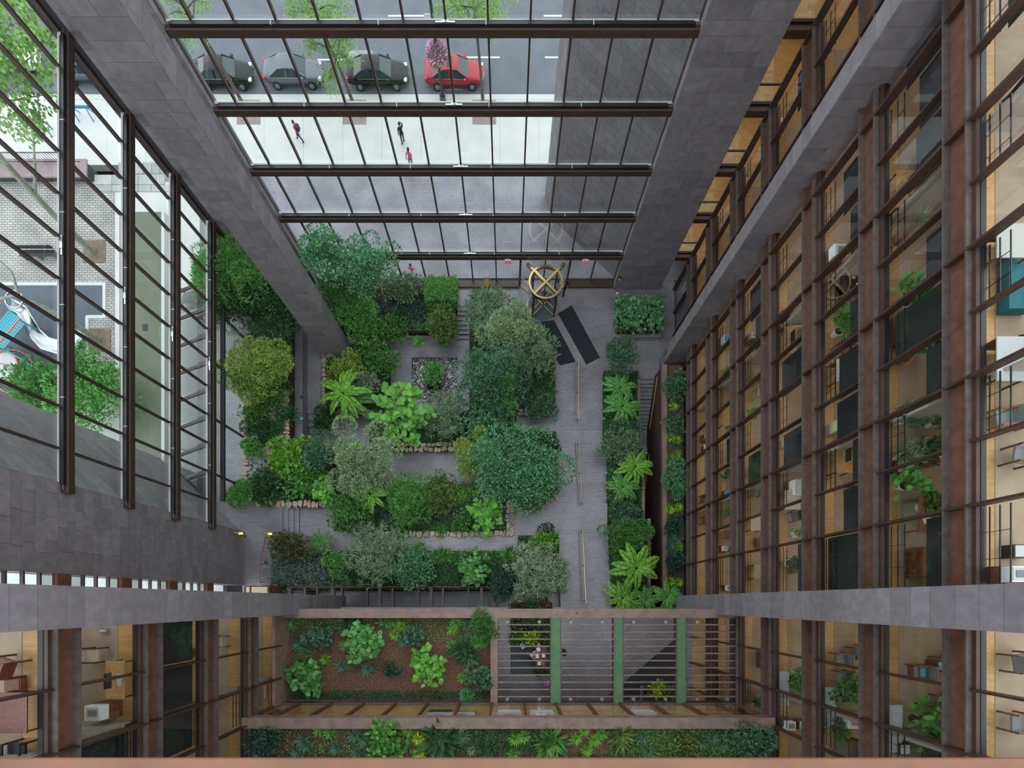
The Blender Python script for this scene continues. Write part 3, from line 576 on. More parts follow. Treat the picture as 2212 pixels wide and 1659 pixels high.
# stones for the bed edges
STN = []
for q in range(6):
    r_ = random.Random(40 + q); bm = bmesh.new()
    for i in range(18):
        a = r_.uniform(0, 6.28); e = r_.uniform(.75, 1.0); bm.verts.new((math.cos(a) * .5 * e, math.sin(a) * .5 * e, r_.choice((-.4, .38, .5))))
    h = bmesh.ops.convex_hull(bm, input=bm.verts); bmesh.ops.delete(bm, geom=[g_ for g_ in h['geom_interior'] if isinstance(g_, bmesh.types.BMVert)], context='VERTS')
    me = bpy.data.meshes.new('stone'); bm.to_mesh(me); bm.free(); me.materials.append(MATS['fieldstone']); STN.append(me)
def stones(T, p, q, wd=.42, size=.45):
    p, q = Vector(p), Vector(q); L = (q - p).length; d = (q - p) / L; s = 0; sd = Vector((-d.y, d.x, 0)); wd *= 1.35; size *= .85; rows = max(1, round(wd / size))
    for r_ in range(rows):
        s = rg.uniform(0, .2)
        while s < L:
            l = size * rg.uniform(.5, 1.5); c = p + d * (s + l / 2) + sd * (((r_ + .5) / rows - .5) * wd + rg.uniform(-.06, .06)) + Vector((0, 0, rg.uniform(-.05, .05))) - T.location
            link('stone', rg.choice(STN), T, Matrix.Translation(c) @ Matrix.Rotation(math.atan2(d.y, d.x) + rg.choice((0, 3.14)), 4, 'Z') @ Matrix.Rotation(rg.uniform(-.25, .25), 4, 'Z') @ Matrix.Diagonal((l * 1.12, wd / rows * rg.uniform(.95, 1.35), .3, 1))); s += l
def cover(T, x0, x1, y0, y1, z, col, dens=190, L=.19, Wd=.12, hump=.25, name='ground_cover'):
    rs = rs_(); n = int((x1 - x0) * (y1 - y0) * dens); P = np.stack([rs.uniform(x0, x1, n), rs.uniform(y0, y1, n), rs.uniform(0, 1, n)], 1)
    P[:, 2] = z + hump * (.5 + .5 * np.sin(P[:, 0] * 2.3 + 1) * np.sin(P[:, 1] * 2.1)) * .7 + rs.uniform(0, .12, n); P -= np.array(T.location)
    A = rdir(rs, n); A[:, 2] = A[:, 2] * .5 + .25; Nn = np.array([0, 0, 1.0]) + rdir(rs, n) * .6
    o = link(name, quads(name, P, A, Nn, L * rs.uniform(.6, 1.2, n), Wd * rs.uniform(.7, 1.2, n), 'leaf_' + col), T); o['kind'] = 'stuff'; return o
def bed(label, x0, x1, y0, y1, z, covers=(), st=(), base=-4.1, soil='darksoil'):
    T = thing('planting_bed', label, 'planting bed', ((x0 + x1) / 2, (y0 + y1) / 2, 0)); c = T.location
    bx(T, 'soil', soil, x0 - c.x, x1 - c.x, y0 - c.y, y1 - c.y, base, z)
    for q in covers: cover(T, *q[:4], z, *q[4:])
    for a, b, *r_ in st: stones(T, a, b, *r_)
    return T
bed('dark groundcover bed between the street glass and the pool steps', -15.3, -4.3, 22.85, 26.25, -.25, [(-15, -4.5, 22.95, 26.2, 'darkblue'), (-11, -4.5, 22.85, 23.4, 'mid', 120, .3, .06)])
bed('bamboo bed behind the small clipped hedge beside the revolving door', -3.15, 1.7, 21.0, 24.2, .12, [(-3, 1.6, 21.0, 24, 'deep')], base=-1.5)
bed('bamboo bed between the pool and the brick walk', -3.15, 4.05, 16.0, 20.98, .12, [(-3, 4, 16.0, 20.9, 'deep'), (1.4, 3.9, 15.7, 19.5, 'darkblue'), (2.2, 4, 17, 20, 'mid', 60, .35, .1)], [((.9, 15.8, .2), (4.05, 15.8, .2), .4, .42)], base=-1.5)
bed('fern bed beside the pier above the pool', -15.35, -9.9, 15.7, 21.5, .15, [(-15, -10, 15.8, 21.3, 'deep'), (-11.8, -9.9, 16, 21.2, 'darkblue')], [((-15.25, 15.9, .3), (-15.25, 21.4, .3), .35, .5), ((-15.2, 15.75, .3), (-10.5, 15.75, .3), .4, .45)], base=-1.5)
bed('stone-edged bed between the pool and the lower brick path', -11.5, .8, 12.7, 15.95, .2, [(-11.3, .6, 12.9, 15.9, 'deep'), (-8, .4, 13, 14, 'mid', 100)], [((-10.9, 12.85, .35), (.0, 12.85, .35), .55, .5)], base=-1.5)
bed('raised bed under the big blue-green tree beside the lower steps', .85, 4.05, 8.1, 14.0, .9, [(.9, 4, 8.2, 13.9, 'deep')], [((1.6, 8.2, 2.15), (4.05, 8.2, 2.15), .35, .4), ((3.95, 8.2, 1.5), (3.95, 10, 1.0), .25, .4)])
bed('stone-edged bed under the pale tree between two brick paths', -13.9, .45, 5.25, 9.65, 2.0, [(-13.7, 0, 5.6, 9.5, 'deep'), (-8.5, -2.5, 5.7, 8, 'darkblue'), (-12.5, -1, 5.5, 6.4, 'mid', 120, .35, .07), (-5.4, -2.2, 7.6, 9.4, 'bright', 180)], [((-12.2, 5.38, 2.2), (.4, 5.38, 2.2), .36, .5), ((.25, 5.4, 2.2), (.25, 7.8, 2.2), .5, .5), ((-12.2, 5.4, 2.2), (-12.2, 6.0, 2.2), .3, .4)])
bed('long bed along the playground glass under the yellow-green tree', -20.6, -17.1, 12.05, 26.2, 2.55, [(-20.3, -17.3, 12.1, 26, 'deep')], [((-20.45, 8, 2.7), (-20.45, 15.2, 2.7), .4, .45), ((-17.3, 11.9, 2.6), (-17.3, 16.3, 2.6), .4, .45), ((-17.3, 18.7, 2.6), (-17.3, 24.2, 2.6), .45, .5), ((-18.55, 10.0, 2.6), (-18.55, 16.6, 2.6), .5, .4)])
bed('wide bed of glossy bushes above the four steps', -20.6, -14.0, 7.55, 12.0, 2.4, [(-20.2, -14.1, 7.9, 11.8, 'darkblue')], [((-19.6, 7.68, 2.8), (-14.1, 7.68, 2.45), .42, .45)])
bed('blue-grey bed along the dark metal grille', -18.6, .9, .9, 4.0, 2.6, [(-18.4, -.2, 1.0, 3.8, 'dark'), (-18.4, -12.3, 1.0, 2.9, 'ash', 240), (-9.2, -2.4, 1.0, 2.6, 'dark', 220), (-7.6, 0, 3.0, 3.95, 'mid', 120, .4, .1)], [((-7.9, 1.6, 2.7), (-6.6, 1.4, 2.7), .6, .6)])
bed('bed under the grey-green bush beside the upper steps', .9, 4.1, .75, 5.2, 2.7, [(1, 4, .85, 5.1, 'deep'), (3, 4.1, .85, 3, 'mid', 120)])
bed('fern bed between the brick walk and the sunken stair', 8.05, 10.8, 12.4, 19.2, .35, [(8.1, 10.9, 12.5, 19.1, 'dark'), (8.1, 8.8, 12.5, 19, 'mid', 100, .3, .08)])
bed('middle fern bed beside the lower steps and the sunken stair', 8.05, 10.8, 6.4, 12.4, 1.6, [(8.1, 10.9, 6.5, 12.3, 'dark'), (8.1, 8.8, 6.5, 12.3, 'fresh', 100, .3, .08)])
bed('upper fern bed beside the pergola and the sunken stair', 8.05, 10.8, -.3, 6.4, 3.2, [(8.1, 10.9, -.2, 6.3, 'dark'), (8.1, 8.9, -.2, 6.3, 'fresh', 120, .35, .07)])
bed('narrow soil bed under the rusty office front', 12.75, 14.0, -.3, 18.9, 2.0, [(12.9, 13.9, 0, 16, 'dark', 90)], soil='soil')
T = thing('curb_wall', 'pale stone curb between the sunken stair and the soil bed', 'curb', (12.5, 9, 0)); bx(T, 'top', 'corten', -.1, .25, -9.3, 9.9, -3.7, 2.15); rod(T, 'rail', 'black', (.2, -9, 2.5), (.2, 9.7, 2.5), .02)
for i in range(10): rod(T, 'post', 'black', (.2, -8.8 + i * 2, 2.1), (.2, -8.8 + i * 2, 2.5), .018)
T = thing('curb_wall', 'stepped stone curb between the ferns and the sunken stair', 'curb', (10.95, 9, 0)); bx(T, 'cap', 'corten', -.12, .12, 3.4, 9.9, -3.7, .55); bx(T, 'cap', 'corten', -.12, .12, -2.6, 3.4, -3.7, 1.8); bx(T, 'cap', 'corten', -.12, .12, -9.3, -2.6, -3.7, 3.4)
T = thing('handrail', 'slim wooden handrail down the sunken stair', 'handrail', (12.35, 12, 0)); rod(T, 'rail', 'oak', (0, 6.5, .9), (0, 3.0, -1.2), .04); rod(T, 'rail', 'oak', (0, .8, -1.3), (0, -2.2, -2.8), .04); rod(T, 'lamp', 'lampwarm', (0, -2.5, -2.9), (0, -2.9, -2.9), .05)
for y, z in ((6.4, .9), (3.1, -1.15), (.7, -1.35), (-2.1, -2.75)): rod(T, 'bracket', 'black', (.06, y, z), (0, y, z - .05), .02)
T = thing('door_2', None, None, (11.7, 0, -3.75), kind='structure'); bx(T, 'leaf', 'bronze', -.6, .6, -.05, .05, 0, 2.4); rod(T, 'handle', 'brass', (.4, .1, 1), (.4, .1, 1.3), .02)

# --- plants: (image place, image radius, crown height, ground height, look, label)
SHR = [
 (703, 560, 44, 56, 6.0, -.3, 'clump', 'bluegreen', 'tall fluffy light-green shrub against the street glass next to the pier'),
 (800, 580, 54, 48, 5.6, -.3, 'clump', 'bluegreen', 'broad fluffy light-green shrub against the street glass in front of the pink-dressed walker'),
 (735, 622, 46, 28, 3.2, -.3, 'fine', 'mid', 'mid-green bush under the two fluffy shrubs'),
 (776, 685, 50, 46, 1.5, -.3, 'fine', 'fresh', 'fresh green rounded shrub right beside the pier'),
 (725, 655, 30, 28, .9, -.3, 'willow', 'grey', 'grey-green feathery shrub tucked between pier and rounded shrub'),
 (870, 622, 44, 24, .7, -.2, 'leafy', 'grey', 'low dull-green bush left beside the clipped hedge'),
 (955, 700, 36, 34, .7, -.3, 'fine', 'olive', 'olive-yellow bush beside the pool steps'),
 (835, 715, 40, 22, .2, -.4, 'leafy', 'mid', 'low leafy bush edging the pool paving'),
 (600, 655, 62, 62, 4.2, 2.4, 'leafy', 'deep', 'dark spreading yew behind the bright-tipped yew'),
 (565, 798, 70, 66, 4.6, 2.5, 'soft', 'yellowg', 'round yellow-green tree over the playground-side bed'),
 (575, 850, 48, 26, 3.5, 2.5, 'fine', 'mid', 'darker skirt of bush under the yellow-green tree'),
 (555, 896, 30, 22, 3.2, 2.5, 'leafy', 'mid', 'mid-green bush just below the yellow-green tree'),
 (560, 930, 36, 22, 3.1, 2.5, 'fine', 'dark', 'dark green bush between two low bushes by the glass'),
 (549, 968, 24, 19, 3.2, 2.5, 'clump', 'fresh', 'small round bright bush on the pale stone edge'),
 (525, 1068, 33, 30, 3.6, 2.5, 'fine', 'fresh', 'round bright bush at the corner overhanging the brick path'),
 (580, 1042, 38, 38, 3.2, 2.3, 'leafy', 'dark', 'dark glossy bush behind the corner bush'),
 (632, 985, 42, 36, 3.4, 2.2, 'big', 'bright', 'bright glossy bush below the field-stone wall'),
 (695, 985, 38, 38, 3.4, 2.2, 'leafy', 'teal', 'blue-green bush beside the pale tree'),
 (660, 1035, 48, 36, 3.1, 2.2, 'big', 'fresh', 'glossy mid-green bush in the wide corner bed'),
 (748, 795, 36, 26, 1.2, .1, 'fine', 'yellowg', 'yellow-green shrub behind the tree fern at the pier foot'),
 (790, 830, 26, 26, .9, .1, 'leafy', 'sage', 'pale variegated shrub beside the tree fern'),
 (704, 905, 28, 22, .9, .1, 'leafy', 'dark', 'small dark glossy bush by the steps below the tree fern'),
 (812, 775, 48, 34, .8, .0, 'leafy', 'mid', 'spreading fern-green bush at the edge of the pool paving'),
 (965, 902, 36, 44, 1.6, .2, 'willow', 'grey', 'grey-green willow-like bush at the pool corner next to the fiddle-leaf tree'),
 (1055, 690, 44, 50, 1.9, .1, 'willow', 'grey', 'feathery grey-green bamboo beside the pool steps'),
 (1094, 724, 48, 60, 3.4, .1, 'soft', 'pale', 'tall pale whitish-green tree in the bamboo bed'),
 (1152, 760, 38, 45, 2.2, .1, 'willow', 'grey', 'arching bamboo clump overhanging the long door mat'),
 (1060, 820, 66, 64, 3.3, .1, 'fine', 'teal', 'large soft blue-green tree leaning over the pool'),
 (1095, 845, 30, 40, 3.4, .1, 'soft', 'fresh', 'fresh green crown in front of the soft blue-green tree'),
 (1165, 882, 34, 22, .9, .2, 'clump', 'teal', 'blue-green bush at the stone corner of the brick walk'),
 (1055, 922, 50, 36, 2.0, .2, 'leafy', 'bluegreen', 'blue-green oval-leaved bush above the lower path'),
 (1035, 985, 46, 48, 2.8, .9, 'soft', 'yellowg', 'pale yellow-green bush beside the big blue-green tree'),
 (1122, 1010, 84, 78, 4.2, .9, 'clump', 'bluegreen', 'big billowing blue-green tree beside the lower steps'),
 (1140, 1050, 60, 45, 3.2, .9, 'fine', 'mid', 'dense mid-green bush under the billowing blue-green tree'),
 (1185, 968, 20, 20, 1.9, .9, 'clump', 'darkblue', 'round dark bush at the top of the lower steps'),
 (1192, 1062, 15, 17, 2.5, .9, 'clump', 'ash', 'small blue-grey bush at the landing corner'),
 (780, 992, 68, 72, 4.2, 2.0, 'soft', 'pale', 'large pale grey-green tree between the two brick paths'),
 (757, 1105, 38, 44, 3.3, 2.0, 'leafy', 'mid', 'mid-green bush at the end of the stone edge'),
 (785, 1140, 26, 20, 2.7, 2.0, 'fine', 'ash', 'silvery bush on the rounded stone corner'),
 (885, 1075, 46, 46, 3.5, 2.0, 'pin', 'fresh', 'bright-tipped pinnate shrub beside the star-shaped tree fern'),
 (890, 1095, 40, 34, 2.8, 2.0, 'pin', 'dark', 'dark pinnate bush under the bright-tipped shrub'),
 (943, 1072, 34, 44, 3.0, 2.0, 'fine', 'olive', 'dark olive shrub reaching over the lower path'),
 (1002, 1128, 20, 22, 2.8, 2.0, 'clump', 'mid', 'small round bush touching the fiddle-leaf at the stone corner'),
 (635, 1182, 48, 26, 3.6, 2.6, 'leafy', 'brown', 'dark brownish bush below the four steps'),
 (655, 1235, 70, 30, 3.0, 2.6, 'fine', 'ash', 'wide low blue-grey mound behind the grille'),
 (735, 1215, 28, 26, 3.6, 2.6, 'clump', 'fresh', 'small bright round bush in the blue-grey bed'),
 (820, 1205, 56, 48, 3.9, 2.6, 'willow', 'grey', 'grey-green oleander-like bush in the bed by the grille'),
 (890, 1228, 42, 40, 3.7, 2.6, 'clump', 'bluegreen', 'cool blue-green bush hanging over the grille'),
 (1090, 1252, 26, 42, 3.8, 2.6, 'fine', 'darkblue', 'dark blue-green bush at the end of the grille'),
 (1160, 1235, 50, 52, 4.1, 2.7, 'willow', 'sage', 'large sage-green feathery bush beside the upper steps'),
 (1172, 1180, 30, 26, 3.8, 2.7, 'fine', 'bright', 'bright green bush on top of the sage-green bush'),
 (1186, 1160, 22, 22, 3.3, 2.7, 'clump', 'darkblue', 'round dark bush at the landing before the upper steps'),
 (1342, 775, 28, 40, 2.2, .4, 'fine', 'teal', 'tall blue-green conifer at the head of the walk-side ferns'),
 (1350, 930, 36, 22, 1.2, .4, 'clump', 'teal', 'blue-green clump between the walk-side ferns'),
 (1346, 968, 44, 34, 2.4, 1.6, 'fine', 'grey', 'grey-green bush halfway along the lower steps'),
 (1353, 1108, 28, 22, 2.4, 1.6, 'clump', 'teal', 'blue-green clump at the middle landing'),
 (1352, 1158, 48, 34, 4.0, 3.2, 'soft', 'mid', 'soft mid-green bush above the middle landing'),
 (1350, 1185, 34, 26, 3.8, 3.2, 'leafy', 'mid', 'leafy bush next to the upper steps'),
 (1460, 836, 21, 30, 2.7, 2.0, 'clump', 'teal', 'blue-green shrub at the pier end of the soil bed'),
 (1456, 920, 19, 18, 2.5, 2.0, 'clump', 'teal', 'small blue-green shrub in the soil bed between lime rosettes'),
 (1462, 1030, 25, 40, 2.8, 2.0, 'soft', 'bluegreen', 'large grey-green shrub in the soil bed'),
 (1455, 1132, 18, 20, 2.5, 2.0, 'clump', 'darkblue', 'dark shrub in the soil bed'),
 (1455, 1212, 18, 22, 2.5, 2.0, 'clump', 'darkblue', 'dark shrub in the soil bed near the palms'),
]
for q in SHR: shrub('tree' if ' tree' in q[8] else ('yew' if 'yew' in q[8] else 'shrub'), *q[:8], q[8], 'tree' if ' tree' in q[8] else 'shrub')
shrub('yew', 505, 610, 66, 62, 5.6, 2.5, 'pin', 'fresh', 'bright-tipped yew leaning against the playground glass', 'tree'); shrub('yew', 520, 660, 70, 50, 4.6, 2.5, 'pin', 'dark', 'dark feathery yew under the bright-tipped yew', 'tree')
shrub('clipped_hedge', 953, 632, 35, 27, .75, -.1, 'soft', 'fresh', 'box-clipped hedge at the head of the pool steps', 'hedge', box=True, hz=.6)
shrub('clipped_hedge', 1037, 655, 19, 24, .55, .1, 'soft', 'mid', 'small clipped hedge across the pool steps', 'hedge', box=True, hz=.5)
palm('tree_fern', 742, 850, 58, 2.6, .1, 'bright', 'large tree fern spreading beside the pier above the pool', n=17, wide=.13)
palm('tree_fern', 760, 868, 56, 1.9, .1, 'mid', 'second tree fern under the large tree fern', n=15, wide=.15)
palm('tree_fern', 800, 1068, 44, 4.0, 2.0, 'bright', 'star-shaped bright tree fern under the pale tree', n=14, wide=.16)
for u, v, r, zc, zb, c, l in ((1340, 838, 42, 1.9, .4, 'fresh', 'fern just below the tall conifer'), (1345, 878, 46, 1.7, .4, 'fresh', 'low fern overhanging the brick walk'), (1372, 1008, 44, 3.0, 1.6, 'bright', 'palm fern leaning over the sunken stair'), (1345, 1052, 40, 2.6, 1.6, 'fresh', 'fern beside the landing end of the lower steps'),
    (1374, 1228, 56, 5.4, 3.2, 'bright', 'tallest tree fern beside the upper steps'), (1345, 1292, 44, 4.6, 3.2, 'bright', 'tree fern at the top of the upper steps'), (1396, 1296, 34, 4.4, 3.2, 'fresh', 'tree fern at the end of the sunken stair'), (1440, 1290, 36, 4.4, 2.0, 'fresh', 'tree fern at the end of the soil bed'), (690, 1170, 30, 3.3, 2.6, 'mid', 'flat fern beside the brownish bush')):
    palm('tree_fern', u, v, r, zc, zb, c, l, wide=.17)
broad('fiddle_leaf_tree', 872, 898, 70, 76, 3.2, .2, 'large bright fiddle-leaf tree at the pool edge', 190, .58)
broad('fiddle_leaf_tree', 1052, 1108, 44, 50, 3.6, 2.0, 'fiddle-leaf tree at the stone corner of the middle bed', 105, .48)
broad('fiddle_leaf_tree', 1022, 1228, 42, 42, 3.7, 2.6, 'fiddle-leaf tree in the bed by the grille', 95, .46, 'leafbig2')
broad('fiddle_leaf_tree', 700, 1062, 30, 38, 3.3, 2.2, 'small fiddle-leaf tree beside the glossy bushes', 60, .45)
for u, v, r, z, k, c, l in ((858, 682, 22, -.3, 'nest', 'dark', 'dark nest fern in the ground cover above the pool'), (905, 738, 15, -.4, 'nest', 'fresh', 'bright nest fern on the pool paving edge'), (960, 738, 16, -.5, 'nest', 'mid', 'nest fern at the foot of the pool steps'), (625, 895, 24, 2.5, 'nest', 'dark', 'dark nest fern beside the field-stone wall'), (590, 950, 20, 2.5, 'nest', 'mid', 'fern frond tuft at the field-stone wall'),
    (610, 738, 34, 2.5, 'nest', 'dark', 'dark nest fern behind the yellow-green tree'), (955, 1200, 24, 2.6, 'nest', 'mid', 'nest fern between the grille bed fiddle-leaf and the path'), (1100, 1200, 22, 2.6, 'nest', 'mid', 'nest fern beside the landing path'), (905, 1185, 18, 2.6, 'nest', 'fresh', 'nest fern on the path edge above the cool blue-green bush'), (865, 1150, 16, 2.0, 'nest', 'mid', 'fern tuft on the stone edge below the pinnate shrub'), (955, 1145, 18, 2.0, 'nest', 'mid', 'fern tuft on the stone edge below the olive shrub')):
    rosette('nest_fern', u, v, r, z, k, c, l, None, 'fern', int(u))
for u, v, c in ((1455, 878, 'lime'), (1448, 944, 'lime'), (1462, 950, 'lime'), (1448, 990, 'bright'), (1462, 982, 'bright'), (1447, 1100, 'lime'), (1466, 1096, 'lime'), (1466, 1182, 'bright'), (1447, 1256, 'lime'), (1466, 1258, 'lime'), (1452, 1005, 'bright')):
    rosette('dracaena', u, v, 14, 2.0, 'spike', c, 'small lime-green spiky rosette in the soil bed by the office front', 'lime rosettes in the soil bed', var=u)
for u, v in ((1452, 1160), (1460, 1172), (1448, 1180)): rosette('dracaena', u, v, 15, 2.0, 'spike', 'teal', 'dark spiky rosette in the soil bed by the office front', 'dark rosettes in the soil bed', var=u)
# soil terrace
tz1 = 10.15
broad('clusia_bush', 785, 1392, 48, 55, 11.0, tz1, 'broad-leaved bush with pale centre in the middle of the soil terrace', 120, .4, 'leafbig2', 'shrub')
broad('clusia_bush', 664, 1462, 50, 46, 11.0, tz1, 'broad-leaved bush beside the steel parapet slab', 115, .4, 'leafbig2', 'shrub')
broad('clusia_bush', 930, 1437, 50, 48, 11.0, tz1, 'broad-leaved bush beside the coiled hose', 115, .4, 'leafbig', 'shrub')
for u, v, c in ((650, 1332, 'fresh'), (632, 1349, 'fresh'), (840, 1346, 'bright'), (852, 1372, 'bright'), (866, 1352, 'bright'), (978, 1360, 'bright'), (985, 1345, 'fresh'), (1030, 1390, 'bright'), (1045, 1388, 'bright'), (1000, 1465, 'bright'), (745, 1396, 'fresh'), (702, 1425, 'bright'), (976, 1397, 'fresh'), (1027, 1355, 'fresh')):
    rosette('dracaena', u, v, 17, tz1, 'spike', c, 'small fresh-green spiky rosette on the soil terrace', 'green rosettes on the soil terrace', var=u)
for u, v in ((678, 1366), (646, 1394), (612, 1354), (738, 1441), (793, 1446), (1010, 1350), (1014, 1381), (660, 1378)):
    rosette('dracaena', u, v, 19, tz1, 'spike', 'teal', 'dark grey-green spiky rosette on the soil terrace', 'dark rosettes on the soil terrace', var=u)
for q in ((705, 1374, 24, 20, 10.6, tz1, 'leafy', 'teal', 'blue-green bush near the parapet corner of the soil terrace'), (890, 1372, 24, 22, 10.6, tz1, 'leafy', 'teal', 'blue-green bush between the two inner broad-leaved bushes'), (848, 1450, 18, 12, 10.5, tz1, 'clump', 'darkblue', 'tiny dark bush alone on the bare soil'), (1045, 1350, 25, 34, 10.9, tz1, 'pin', 'mid', 'upright green conifer by the pergola curb'),
          (1036, 1464, 24, 26, 10.7, tz1, 'leafy', 'teal', 'blue-green bush by the hose on the pergola curb')): shrub('shrub', *q[:8], q[8])
for u, v, r, c, l in ((1005, 1412, 38, 'dark', 'dark nest fern filling the soil terrace beside the curb'), (755, 1350, 30, 'dark', 'dark nest fern behind the pale-centred bush'), (1010, 1516, 20, 'fresh', 'nest fern under the coiled hose'), (835, 1335, 22, 'mid', 'leafy tuft along the terrace beam')): rosette('nest_fern', u, v, r, tz1, 'nest', c, l, None, 'fern', u)
T = thing('terrace_ivy', 'trailing ivy strips on the soil terrace', 'ivy', (-7, -3.7, tz1)); T['kind'] = 'stuff'
for a in ((-13.6, -1.1, -6.1, -5.6, 'dark', 260), (-12.6, -6, -1.7, -1.05, 'olive', 220), (-7, -2.5, -2.6, -1.05, 'olive', 140), (-13.5, -11, -3.2, -1.4, 'dark', 120), (-13.4, -12, -4.2, -3, 'mid', 180), (-9.8, -7, -4.4, -3.6, 'dark', 120)): cover(T, *a[:4], tz1, *a[4:], .13, .09, .1)
hp = W(1008, 1500, tz1 + .2)
T = thing('garden_hose', 'coiled green garden hose on the soil terrace', 'hose', hp); pts = []
for i in range(140): a = i * .33; r_ = .28 + .08 * (i // 19) + .04 * math.sin(i * .7); pts.append((math.cos(a) * r_ * .62, math.sin(a) * r_ * .5, .02 + .02 * (i % 5)))
pts += [(.6, -.1, .1), (1.0, -.35, .05), (1.3, -.5, .02)]; tube(T, 'coil', 'greenhose', pts, .016, 5); rod(T, 'nozzle', 'brass', (1.3, -.5, .02), (1.42, -.56, .02), .025)
# upper terrace
tz2 = 14.75
for q in ((575, 1606, 46, 30, 15.3, 'fine', 'darkblue', 'blue-green bush at the shaded end of the upper terrace'), (1622, 1602, 50, 34, 15.3, 'fine', 'teal', 'blue-green bush at the office end of the upper terrace'), (1482, 1606, 22, 22, 15.1, 'leafy', 'olive', 'olive bush on the upper terrace'), (840, 1596, 38, 34, 15.2, 'big', 'fresh', 'arching broad-leaved plant on the upper terrace')): shrub('shrub', *q[:5], tz2, *q[5:7], q[7])
for u, v, c in ((690, 1578, 'fresh'), (712, 1585, 'fresh'), (880, 1578, 'bright'), (903, 1598, 'lime'), (905, 1628, 'lime'), (1112, 1598, 'bright'), (1132, 1592, 'bright'), (1262, 1578, 'bright'), (1285, 1600, 'bright'), (1268, 1622, 'bright'), (1245, 1597, 'bright'), (1110, 1630, 'fresh'), (1300, 1585, 'fresh')): rosette('dracaena', u, v, 19, tz2, 'spike', c, 'light green spiky rosette on the upper terrace', 'light rosettes on the upper terrace', var=u)
for u, v in ((660, 1612), (640, 1625), (725, 1618), (765, 1590), (785, 1600), (770, 1626), (800, 1628), (1000, 1592), (1388, 1595), (1402, 1625), (1512, 1605), (1540, 1595), (1558, 1612), (650, 1600)): rosette('dracaena', u, v, 21, tz2, 'spike', 'teal', 'dark grey-green spiky rosette on the upper terrace', 'dark rosettes on the upper terrace', var=u)
for u, v, r, c, l in ((950, 1600, 48, 'dark', 'wide dark nest fern on the upper terrace'), (1190, 1605, 42, 'mid', 'round mid-green nest fern on the upper terrace'), (1342, 1590, 32, 'olive', 'yellowish nest fern on the upper terrace'), (1055, 1622, 22, 'dark', 'small dark nest fern on the upper terrace')): rosette('nest_fern', u, v, r, tz2, 'nest', c, l, None, 'fern', u)
rosette('pampas_tuft', 1000, 1560, 26, tz2, 'grass', 'sage', 'pale grassy tuft leaning over the stained steel beam', None, 'grass')
rosette('dracaena', 1018, 1622, 14, tz2, 'spike', 'sage', 'whitish spiky rosette on the upper terrace')
T = thing('terrace_ivy', 'ivy carpet on the upper terrace', 'ivy', (0, -8, tz2)); T['kind'] = 'stuff'
for a in ((-13.7, 14, -9.1, -8.1, 'dark', 180), (-4, 1.6, -8, -6.7, 'dark', 300), (5.5, 14, -8.2, -6.7, 'mid', 240), (-13, -4, -8.1, -6.7, 'olive', 90)): cover(T, *a[:4], tz2, *a[4:], .15, .1, .2)
# ------------------------------------------------------------------ pool, entrance and garden furniture
T = thing('reflecting_pool', 'square reflecting pool with rippled water in brick paving', 'pool', (-6.25, 19.15, -1.9)); bx(T, 'water', 'water', -2.02, 2.02, -2.02, 2.02, .1, .52)
for a in ((-2.05, 2.05, 1.98, 2.05), (-2.05, 2.05, -2.05, -1.98), (-2.05, -1.98, -2.05, 2.05), (1.98, 2.05, -2.05, 2.05)): bx(T, 'rim', 'brick', *a, 0, .71)
p = W(936, 822, -.9); T = thing('pool_planter', 'square stone planter box standing in the pool', 'planter', (p.x, p.y, -1.4)); bx(T, 'box', 'brickdark', -.55, .55, -.5, .5, -.1, .55); bx(T, 'soil', 'darksoil', -.48, .48, -.43, .43, .5, .6); bx(T, 'lip', 'joint', -.58, .58, -.53, .53, .45, .53)
shrub('shrub', 936, 808, 21, 22, .2, -.8, 'leafy', 'fresh', 'leafy shrub in the planter box in the pool')
for i, (u, v) in enumerate(((848, 725), (984, 728), (1197, 797), (1199, 905), (1303, 848), (1305, 905), (1307, 975), (1309, 1022), (1311, 1082), (1313, 1163), (1316, 1212), (1318, 1278), (962, 976), (1002, 1158), (870, 1158), (688, 820), (652, 858), (652, 905), (575, 1215))):
    z = (-.4, -.4, .24, .22, .5, .5, 1.7, 1.8, 2.2, 3.3, 3.4, 3.5, .4, 2.3, 2.3, .3, 2.7, 2.7, 2.8)[i]; q = W(u, v, z); t = thing('garden_light', 'small verdigris garden light at a bed edge', 'lamp', (q.x, q.y, z - .15), group='verdigris path lights')
    rod(t, 'stake', 'postgreen', (0, 0, -.1), (0, 0, .15), .03); bmobj('cap', lambda bm: bmesh.ops.create_uvsphere(bm, u_segments=10, v_segments=6, radius=.13), 'turq' if i % 2 else 'postgreen', t, Matrix.Translation((0, 0, .2)) @ Matrix.Diagonal((1, 1, .6, 1)), True)
for lab, ya, za, yb, zb in (('brass handrail on the level brick walk', 20.0, .9, 15.0, .9), ('brass handrail of the lower wide steps', 13.2, 1.0, 7.6, 3.0), ('brass handrail of the upper wide steps', 5.7, 3.0, -.1, 4.57)):
    T = thing('handrail', lab, 'handrail', (5.9, (ya + yb) / 2, 0)); c = T.location.y; rod(T, 'rail', 'brass', (0, ya - c, za), (0, yb - c, zb), .045, 10); rod(T, 'lower_rail', 'bronze', (-.25, ya - c, za - .5), (-.25, yb - c, zb - .5), .015)
    for f in (0.03, .5, .97): y = ya + (yb - ya) * f; z = za + (zb - za) * f; rod(T, 'post', 'bronze', (0, y - c, z - .95), (0, y - c, z), .03)
